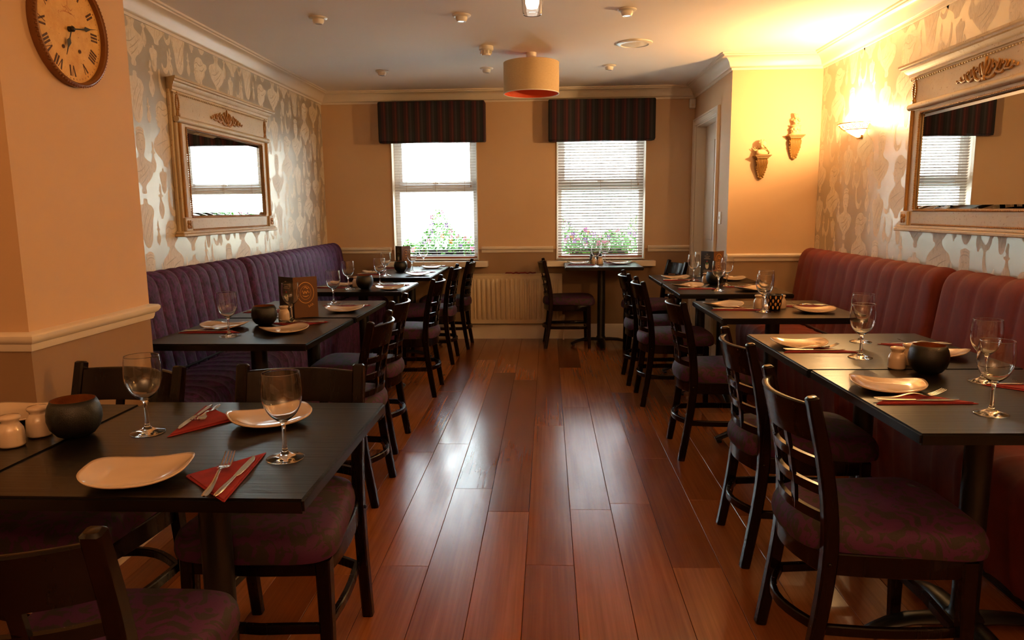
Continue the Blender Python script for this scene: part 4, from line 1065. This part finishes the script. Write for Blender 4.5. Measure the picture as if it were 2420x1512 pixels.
def make_bowl(lab):
    t = thing('candle_bowl', lab, 'bowl', (0,0,0), 0, 'round black bowls with copper insides')
    bm = NB(); lathe(bm, [(0,0),(.028,0),(.042,.007),(.055,.024),(.061,.045),(.0605,.062),(.056,.08),(.0495,.0935),(.0485,.0935),(.0545,.079),(.0585,.062),(.0592,.045)], 40); obj('bowl_body', bm, 'bowl', t, smooth=True)
    bm = NB(); lathe(bm, [(.0484,.0933),(.0544,.079),(.0584,.062),(.059,.045),(.053,.026),(.04,.01),(0,.004)], 40); obj('copper_lining', bm, 'copper', t, smooth=True, label='copper coloured inside of the bowl')
    return t
def make_shaker(lab):
    t = thing('salt_shaker', lab, 'shaker', (0,0,0), 0, 'white china salt and pepper shakers')
    bm = NB(); lathe(bm, [(0,0),(.0265,0),(.0285,.004),(.028,.03),(.0265,.042),(.0215,.05),(.0185,.056),(0,.056)], 28); obj('body', bm, 'china', t, smooth=True)
    bm = NB(); lathe(bm, [(.0185,.0558),(.0182,.060),(.023,.0655),(.0235,.0695),(.021,.073),(.008,.075),(0,.0745)], 28); obj('cap', bm, 'china', t, smooth=True)
    return t

zt = .7502
GL = [  # x,y,(z), label
 (-1.0, 1.689, 0, 'wine glass between the black bowl and the cutlery on the front left table'),
 (-.584, 1.509, 0, 'wine glass at the right of the front left table, nearest the aisle'),
 (-1.408, 3.069, 0, 'wine glass at the front of the second left table, by the bench side plate'),
 (-1.272, 3.479, 0, 'wine glass in front of the brown menu on the second left table'),
 (-1.274, 4.196, 0, 'wine glass at the back of the second left table, right of the menu'),
 (-1.403, 4.986, 0, 'wine glass on the bench side of the single third left table'),
 (-1.243, 5.267, 0, 'wine glass right of the bowl on the single third left table'),
 (-1.37, 6.037, 0, 'wine glass at the near edge of the far left table pair'),
 (-1.212, 6.385, 0, 'wine glass right of the bowl on the far left table pair'),
 (-1.212, 6.98, 0, 'wine glass standing right under the left window'),
 (.433, 6.54, .026, 'front wine glass on the small window table'),
 (.553, 6.99, .026, 'rear wine glass on the small window table'),
 (1.122, 4.785, 0, 'wine glass in front of the bowl on the far right table pair'),
 (1.095, 5.472, 0, 'wine glass at the aisle side of the far right pair, left of the menu'),
 (1.213, 5.813, 0, 'wine glass at the very back of the far right pair, left of the menu'),
 (1.254, 5.099, 0, 'wine glass right of the menu on the far right table pair'),
 (1.129, 3.792, 0, 'wine glass in front of the patterned candle pot on the second right table'),
 (1.205, 4.03, 0, 'wine glass behind the patterned candle pot on the second right table'),
 (1.13, 2.614, 0, 'wine glass left of the shaker on the front right table pair'),
 (1.262, 2.926, 0, 'wine glass farthest back on the front right table pair'),
 (1.161, 1.888, 0, 'wine glass nearest the camera on the front right table pair'),
 (1.347, 2.247, 0, 'wine glass right of the black bowl on the front right table pair'),
]
g0 = None
for x, y, dz, lab in GL:
    if g0 is None: g0 = make_glass(lab); o = g0
    else: o = g0.copy(); C.objects.link(o); o['label'] = lab
    o.location = (x, y, zt+dz); o.rotation_euler = (0, 0, rnd.random()*6)
PL = [
 (-.728, 1.79, 32, 0, 'white curved plate behind the right wine glass on the front left table'),
 (-.850, 1.39, 12, 0, 'white curved plate nearest the camera on the front left table'),
 (-1.42, 1.83, 10, 0, 'white curved plate at the left edge behind the two shakers'),
 (-1.53, 3.30, 0, 0, 'white plate on the bench side of the second left table, nearest the bench'),
 (-1.205, 3.19, 40, 0, 'white plate at the near right of the second left table'),
 (-1.115, 3.87, 8, 0, 'white plate at the far right of the second left table'),
 (-1.50, 5.22, 5, 0, 'white plate on the bench side of the single third left table'),
 (-1.105, 4.96, 15, 0, 'white plate at the aisle side of the single third left table'),
 (-1.52, 6.24, 5, 0, 'white plate at the bench side near edge of the far left pair'),
 (-1.10, 6.03, 10, 0, 'white plate at the aisle side near edge of the far left pair'),
 (-1.54, 6.93, 10, 0, 'white plate left of the menu under the left window'),
 (-1.10, 6.76, 12, 0, 'white plate under the left window, nearest the aisle'),
 (.285, 6.84, 8, .026, 'white plate at the left of the small window table'),
 (.676, 6.81, 8, .026, 'white plate at the right of the small window table'),
 (.965, 5.0, 40, 0, 'white plate at the aisle side of the far right pair, nearer one'),
 (.985, 5.615, 5, 0, 'white plate at the aisle side of the far right pair, farther one'),
 (1.385, 5.50, 5, 0, 'white plate right of the menu by the orange wall'),
 (1.345, 4.80, 30, 0, 'white plate at the bench side of the far right pair, nearer one'),
 (.965, 3.985, 32, 0, 'white plate at the aisle side of the second right table'),
 (1.385, 3.79, -8, 0, 'white plate at the bench side of the second right table'),
 (.985, 2.835, -8, 0, 'white plate at the aisle side of the front right pair, farther one'),
 (1.42, 2.66, -38, 0, 'white plate behind the black bowl on the front right pair'),
 (1.015, 2.155, -18, 0, 'white plate at the aisle side of the front right pair, nearer one'),
]
p0 = None
for x, y, a, dz, lab in PL:
    if p0 is None: p0 = make_plate(lab); o = p0
    else: o = p0.copy(); C.objects.link(o); o['label'] = lab
    o.location = (x, y, zt+dz); o.rotation_euler = (0, 0, R(a))
SE = [  # handle end, far end, dz, where
 (-.611, 1.263, -.64, 1.538, 0, 'at the near right of the front left table'),
 (-.967, 1.927, -.927, 1.631, 0, 'in the middle of the front left table'),
 (-1.681, 3.148, -1.424, 3.160, 0, 'on the bench side of the second left table, near edge'),
 (-1.088, 3.476, -1.359, 3.436, 0, 'below the menu on the second left table'),
 (-1.025, 4.095, -1.287, 4.074, 0, 'at the far aisle side of the second left table'),
 (-1.660, 3.80, -1.40, 3.815, 0, 'left of the menu on the second left table'),
 (-1.673, 5.045, -1.42, 5.043, 0, 'on the bench side of the single third left table'),
 (-1.016, 5.24, -1.278, 5.20, 0, 'on the aisle side of the single third left table'),
 (-1.651, 6.093, -1.395, 6.089, 0, 'on the bench side of the far left pair, near edge'),
 (-.995, 6.347, -1.267, 6.321, 0, 'on the aisle side of the far left pair, nearer one'),
 (-1.640, 6.761, -1.39, 6.78, 0, 'left of the menu under the left window'),
 (-.99, 7.02, -1.25, 7.0, 0, 'on the aisle side under the left window'),
 (.18, 6.70, .43, 6.69, .026, 'at the left of the small window table'),
 (.82, 6.99, .57, 6.985, .026, 'at the right of the small window table'),
 (.871, 4.875, 1.13, 4.867, 0, 'on the aisle side of the far right pair, nearer one'),
 (.866, 5.47, 1.12, 5.48, 0, 'on the aisle side of the far right pair, farther one'),
 (1.50, 5.03, 1.249, 5.02, 0, 'on the bench side of the far right pair, nearer one'),
 (1.53, 5.72, 1.28, 5.71, 0, 'right of the menu by the orange wall'),
 (.871, 3.85, 1.13, 3.83, 0, 'on the aisle side of the second right table'),
 (1.542, 4.04, 1.27, 4.02, 0, 'on the bench side of the second right table'),
 (.884, 2.70, 1.153, 2.70, 0, 'on the aisle side of the front right pair, farther one'),
 (1.585, 2.888, 1.31, 2.875, 0, 'behind the shakers on the front right pair'),
 (.905, 1.975, 1.19, 1.984, 0, 'on the aisle side of the front right pair, nearest the camera'),
 (1.60, 2.20, 1.33, 2.205, 0, 'at the right edge of the front right pair'),
]
n0 = k0 = f0 = None
for hx, hy, ex, ey, dz, where in SE:
    a = math.atan2(ey-hy, ex-hx); d_ = math.hypot(ex-hx, ey-hy)
    ca, sa = math.cos(a), math.sin(a)
    def at_(u, v_): return (hx+ca*u-sa*v_, hy+sa*u+ca*v_)
    x, y = at_(0, 0)
    if n0 is None: n0 = make_napkin('red folded napkin '+where); n0.location = (x, y, zt+dz); n0.rotation_euler = (0,0,a)
    else: dup(n0, (x, y, zt+dz), a, 'red folded napkin '+where)
    j1, j2 = rnd.uniform(-.05, .05), rnd.uniform(.0, .1)
    x, y = at_(.012, .022)
    if k0 is None: k0 = make_knife('steel knife '+where); k0.location = (x, y, zt+dz+.0052); k0.rotation_euler = (0,0,a+j1)
    else: dup(k0, (x, y, zt+dz+.0052), a+j1, 'steel knife '+where)
    x, y = at_(.012, .042)
    if f0 is None: f0 = make_fork('steel fork '+where); f0.location = (x, y, zt+dz+.0055); f0.rotation_euler = (0,0,a+j2)
    else: dup(f0, (x, y, zt+dz+.0055), a+j2, 'steel fork '+where)
BW = [(-1.165, 1.66, 0, 'black bowl with copper inside on the front left table'), (-1.378, 3.40, 0, 'black bowl left of the menu on the second left table'), (-1.296, 5.02, 0, 'black bowl on the single third left table'),
 (-1.325, 6.43, 0, 'black bowl in front of the menu on the far left pair'), (.466, 7.02, .026, 'black bowl behind the shakers on the small window table'), (1.192, 5.20, 0, 'black bowl in front of the menu on the far right pair'),
 (1.243, 2.37, 0, 'black bowl with glowing copper inside on the front right pair')]
b0 = None
for x, y, dz, lab in BW:
    if b0 is None: b0 = make_bowl(lab); b0.location = (x, y, zt+dz)
    else: dup(b0, (x, y, zt+dz), rnd.random()*6, lab)
SH = [(-1.272, 1.585, 0, 'white china shaker nearer the camera on the front left table'), (-1.262, 1.665, 0, 'white china shaker just left of the bowl on the front left table'), (-1.335, 3.545, 0, 'white china shaker right of the bowl on the second left table'),
 (-1.392, 5.15, 0, 'white china shaker behind the bowl on the single third left table'), (.436, 6.82, .026, 'left white china shaker on the small window table'), (.494, 6.82, .026, 'right white china shaker on the small window table'),
 (1.150, 5.29, 0, 'white china shaker behind the bowl on the far right pair'), (1.142, 3.93, 0, 'white china shaker left of the patterned candle pot'), (1.262, 3.935, 0, 'white china shaker right of the patterned candle pot'),
 (1.176, 2.44, 0, 'white china shaker left of the bowl on the front right pair'), (1.246, 2.50, 0, 'white china shaker hidden behind the bowl on the front right pair')]
s0_ = None
for x, y, dz, lab in SH:
    if s0_ is None: s0_ = make_shaker(lab); s0_.location = (x, y, zt+dz)
    else: dup(s0_, (x, y, zt+dz), rnd.random()*6, lab)
# patterned candle pot
t = thing('candle_pot', 'black candle pot with gold teardrop pattern on the second right table', 'candle holder', (1.208, 3.87, zt))
bm = NB(); lathe(bm, [(0,0),(.028,0),(.031,.004),(.041,.082),(.0395,.083),(.0385,.08),(.029,.01),(0,.01)], 32); obj('pot', bm, 'black', t, smooth='auto')
bm = NB()
for r_ in range(4):
    for i in range(9):
        a = 2*PI*(i+(r_ % 2)*.5)/9; zc_ = .016+.018*r_; rad_ = .0315+.0098*(zc_/.08)+.0006
        pts = catmull([(0,-.011),(.0045,-.002),(.004,.006),(0,.009),(-.004,.006),(-.0045,-.002)], 2)
        flat(bm, pts, lambda p, q: ((rad_+(q*.12))*math.cos(a+p/rad_), (rad_+(q*.12))*math.sin(a+p/rad_), zc_+q))
obj('teardrop_print', bm, 'gold', t, kind='stuff')

# ------------------------------------------------------------------ menus
def menu(x, y, lab, a1, a2, w1, w2, h=.21):
    """folded card standing on its edge; spine at (x,y); left leaf towards angle a1, right leaf a2"""
    t = thing('menu_card', lab, 'menu', (x, y, zt), 0, 'folded menu cards')
    def leaf(nm, a, wd, m):
        bm = NB(); ca, sa = math.cos(a), math.sin(a); box(bm, 0, wd, -.001, .001, 0, h); o = obj(nm, bm, m, t); o.rotation_euler = (0, 0, a); return o
    l1 = leaf('menu_leaf', a1, w1, 'menu_dark'); l2 = leaf('menu_leaf', a2, w2, 'menu')
    # left leaf (camera side is local +y when a1 is about 180 deg)
    s = 1.0
    bm = NB()
    for z_, wd in ((.185,.015),(.170,.05),(.158,.035),(.150,.06),(.060,.06),(.052,.075),(.044,.06),(.036,.045)):
        flat(bm, [(w1/2-wd/2, z_), (w1/2+wd/2, z_), (w1/2+wd/2, z_+.004), (w1/2-wd/2, z_+.004)], lambda p, q: (p, .0014, q))
    obj('menu_text', bm, 'ink', l1, kind='stuff')
    bm = NB(); flat(bm, [(w1/2+.016*math.cos(i*.4), .098+.024*math.sin(i*.4)) for i in range(16)], lambda p, q: (p, .0014, q)); obj('egg_picture', bm, 'cream_print', l1)
    bm = NB(); flat(bm, [(w1/2-.009,.108),(w1/2+.011,.106),(w1/2+.006,.126),(w1/2-.006,.128)], lambda p, q: (p, .0017, q)); obj('leaf_picture', bm, 'green_print', l1)
    bm = NB(); flat(bm, [(w1/2-.006,.127),(w1/2+.006,.127),(w1/2+.004,.137),(w1/2-.004,.137)], lambda p, q: (p, .0019, q)); obj('berry_picture', bm, 'red_print', l1)
    # right leaf: ring emblem; camera side is local -y
    cx, cz = w2*.5, .128
    def ring(bm, r0, r1):
        n_ = 40; A = [bm.verts.new((cx+r0*math.cos(2*PI*i/n_), -.0014, cz+r0*1.25*math.sin(2*PI*i/n_))) for i in range(n_)]; B = [bm.verts.new((cx+r1*math.cos(2*PI*i/n_), -.0014, cz+r1*1.25*math.sin(2*PI*i/n_))) for i in range(n_)]
        for i in range(n_): bm.faces.new((A[i], A[(i+1) % n_], B[(i+1) % n_], B[i]))
    bm = NB(); ring(bm, w2*.335, w2*.355); ring(bm, w2*.22, w2*.23)
    for pts in ([(-.025,.0),(-.018,.012),(-.012,-.006),(-.004,.008),(.004,-.004),(.012,.01),(.02,-.002),(.027,.006)], [(-.012,.02),(.0,.03),(.012,.02),(.02,.03)], [(-.02,-.014),(.0,-.02),(.02,-.014)]):
        flat(bm, [(cx+p*w2/.13*.9, cz+q) for p, q in line(pts, .0022)], lambda p, q: (p, -.0015, q))
    obj('gold_emblem', bm, 'gold', l2)
    cu = bpy.data.curves.new('bar_lettering', 'FONT'); cu.body = 'BAR'; cu.size = .017; cu.align_x = 'CENTER'; cu.extrude = 0
    cu.materials.append(Mt['gold'])
    tmp = bpy.data.objects.new('bar_lettering', cu); C.objects.link(tmp); dg = bpy.context.evaluated_depsgraph_get(); me = bpy.data.meshes.new_from_object(tmp.evaluated_get(dg)); bpy.data.objects.remove(tmp)
    me.materials.clear(); me.materials.append(Mt['gold'])
    o = bpy.data.objects.new('bar_lettering', me); C.objects.link(o); o.parent = l2; o.location = (cx+w2*.22, -.0016, .056); o.rotation_euler = (PI/2, R(-24), 0)
    return t
menu(-1.302, 3.606, 'brown folded menu card standing on the second left table', R(145), R(38), .125, .125)
menu(-1.385, 6.78, 'brown folded menu card standing under the left window', R(130), R(58), .12, .12)
menu(1.272, 5.60, 'brown folded menu card standing on the far right table pair', R(130), R(45), .12, .14)

# ------------------------------------------------------------------ outside
bm = NB(); box(bm, -30, 30, YB+.2, 40, -.3, -.15); o = obj('street_ground', bm, 'asphalt'); o['kind'] = 'structure'
def planter(cx, hw, prof, lab, seed):
    r_ = random.Random(seed); t = thing('window_box', lab, 'planter', (cx, 7.56, .78))
    bm = NB(); box(bm, -hw, hw, -.08, .08, 0, .10); box(bm, -hw-.008, hw+.008, -.088, .088, .09, .105); obj('box', bm, 'planter', t, bevel=.004)
    bm = NB(); box(bm, -hw, hw, -.168, .06, -.12, -.001); o = obj('bracket', bm, 'planter', t); 
    bm = NB()
    for i in range(2600):
        x_ = r_.uniform(-hw-.12, hw+.12); hh_ = prof(x_); z_ = .06+abs(r_.random())**1.3*hh_; y_ = r_.uniform(-.12, .14)
        c = Vector((x_, y_, z_)); d1 = Vector((r_.uniform(-1,1), r_.uniform(-1,1), r_.uniform(-.4,1))).normalized(); d2 = d1.orthogonal().normalized(); L = r_.uniform(.02, .045)
        v = [bm.verts.new(c), bm.verts.new(c+d1*L*.5+d2*L*.34), bm.verts.new(c+d1*L), bm.verts.new(c+d1*L*.5-d2*L*.34)]; bm.faces.new(v)
    obj('foliage', bm, 'leaf', t, kind='stuff')
    bm0 = None
    for i in range(26):
        x_ = r_.uniform(-hw-.08, hw+.08); z_ = .08+r_.uniform(.3, 1)*prof(x_)
        bm = NB()
        for k in range(5):
            a = 2*PI*k/5; flat(bm, [(0,0),(.02*math.cos(a-.45),.02*math.sin(a-.45)),(.028*math.cos(a),.028*math.sin(a)),(.02*math.cos(a+.45),.02*math.sin(a+.45))], lambda p, q: (p, -.004*math.hypot(p, q)*40, q))
        f_ = obj('flower', bm, r_.choice(['pet1', 'pet2', 'pet1', 'pet2', 'pet3']), t); f_.location = (x_, r_.uniform(-.13, -.05), z_)
    return t
planter(-1.05, .36, lambda x: .10+.34*math.exp(-((x+.07)/.12)**2)+.06*math.sin(x*9)**2, 'dark window box of tall flowering plants outside the left window', 3)
planter(.527, .30, lambda x: .16+.10*(x/.3)**2+.05*math.sin(x*13)**2, 'dark window box of flowering plants outside the right window', 5)
# the house across the street
hs = thing('house', 'pale rendered house across the street, seen faintly through the blinds', 'building', (0, 24, -.15))
bm = NB(); box(bm, -9, 9, 0, 7, 0, 5.4); obj('wall', bm, 'render', hs)
bm = NB(); 
v = [bm.verts.new(p) for p in ((-9.3,-.3,5.4),(9.3,-.3,5.4),(9.3,7.3,5.4),(-9.3,7.3,5.4),(-9.3,3.5,7.8),(9.3,3.5,7.8))]
for f in ((0,1,5,4),(2,3,4,5),(0,4,3),(1,2,5),(0,3,2,1)): bm.faces.new([v[i] for i in f])
obj('roof', bm, 'slate', hs)
for i, xx in enumerate((-6, -2.6, 1.6, 5)):
    for zz in (1.0, 3.3):
        bm = NB(); box(bm, xx-.55, xx+.55, -.06, 0, zz, zz+1.3); wf = obj('window', bm, 'upvc', hs)
        bm = NB(); box(bm, xx-.47, xx+.47, -.07, -.061, zz+.08, zz+1.22); obj('pane', bm, 'darkglass', wf)
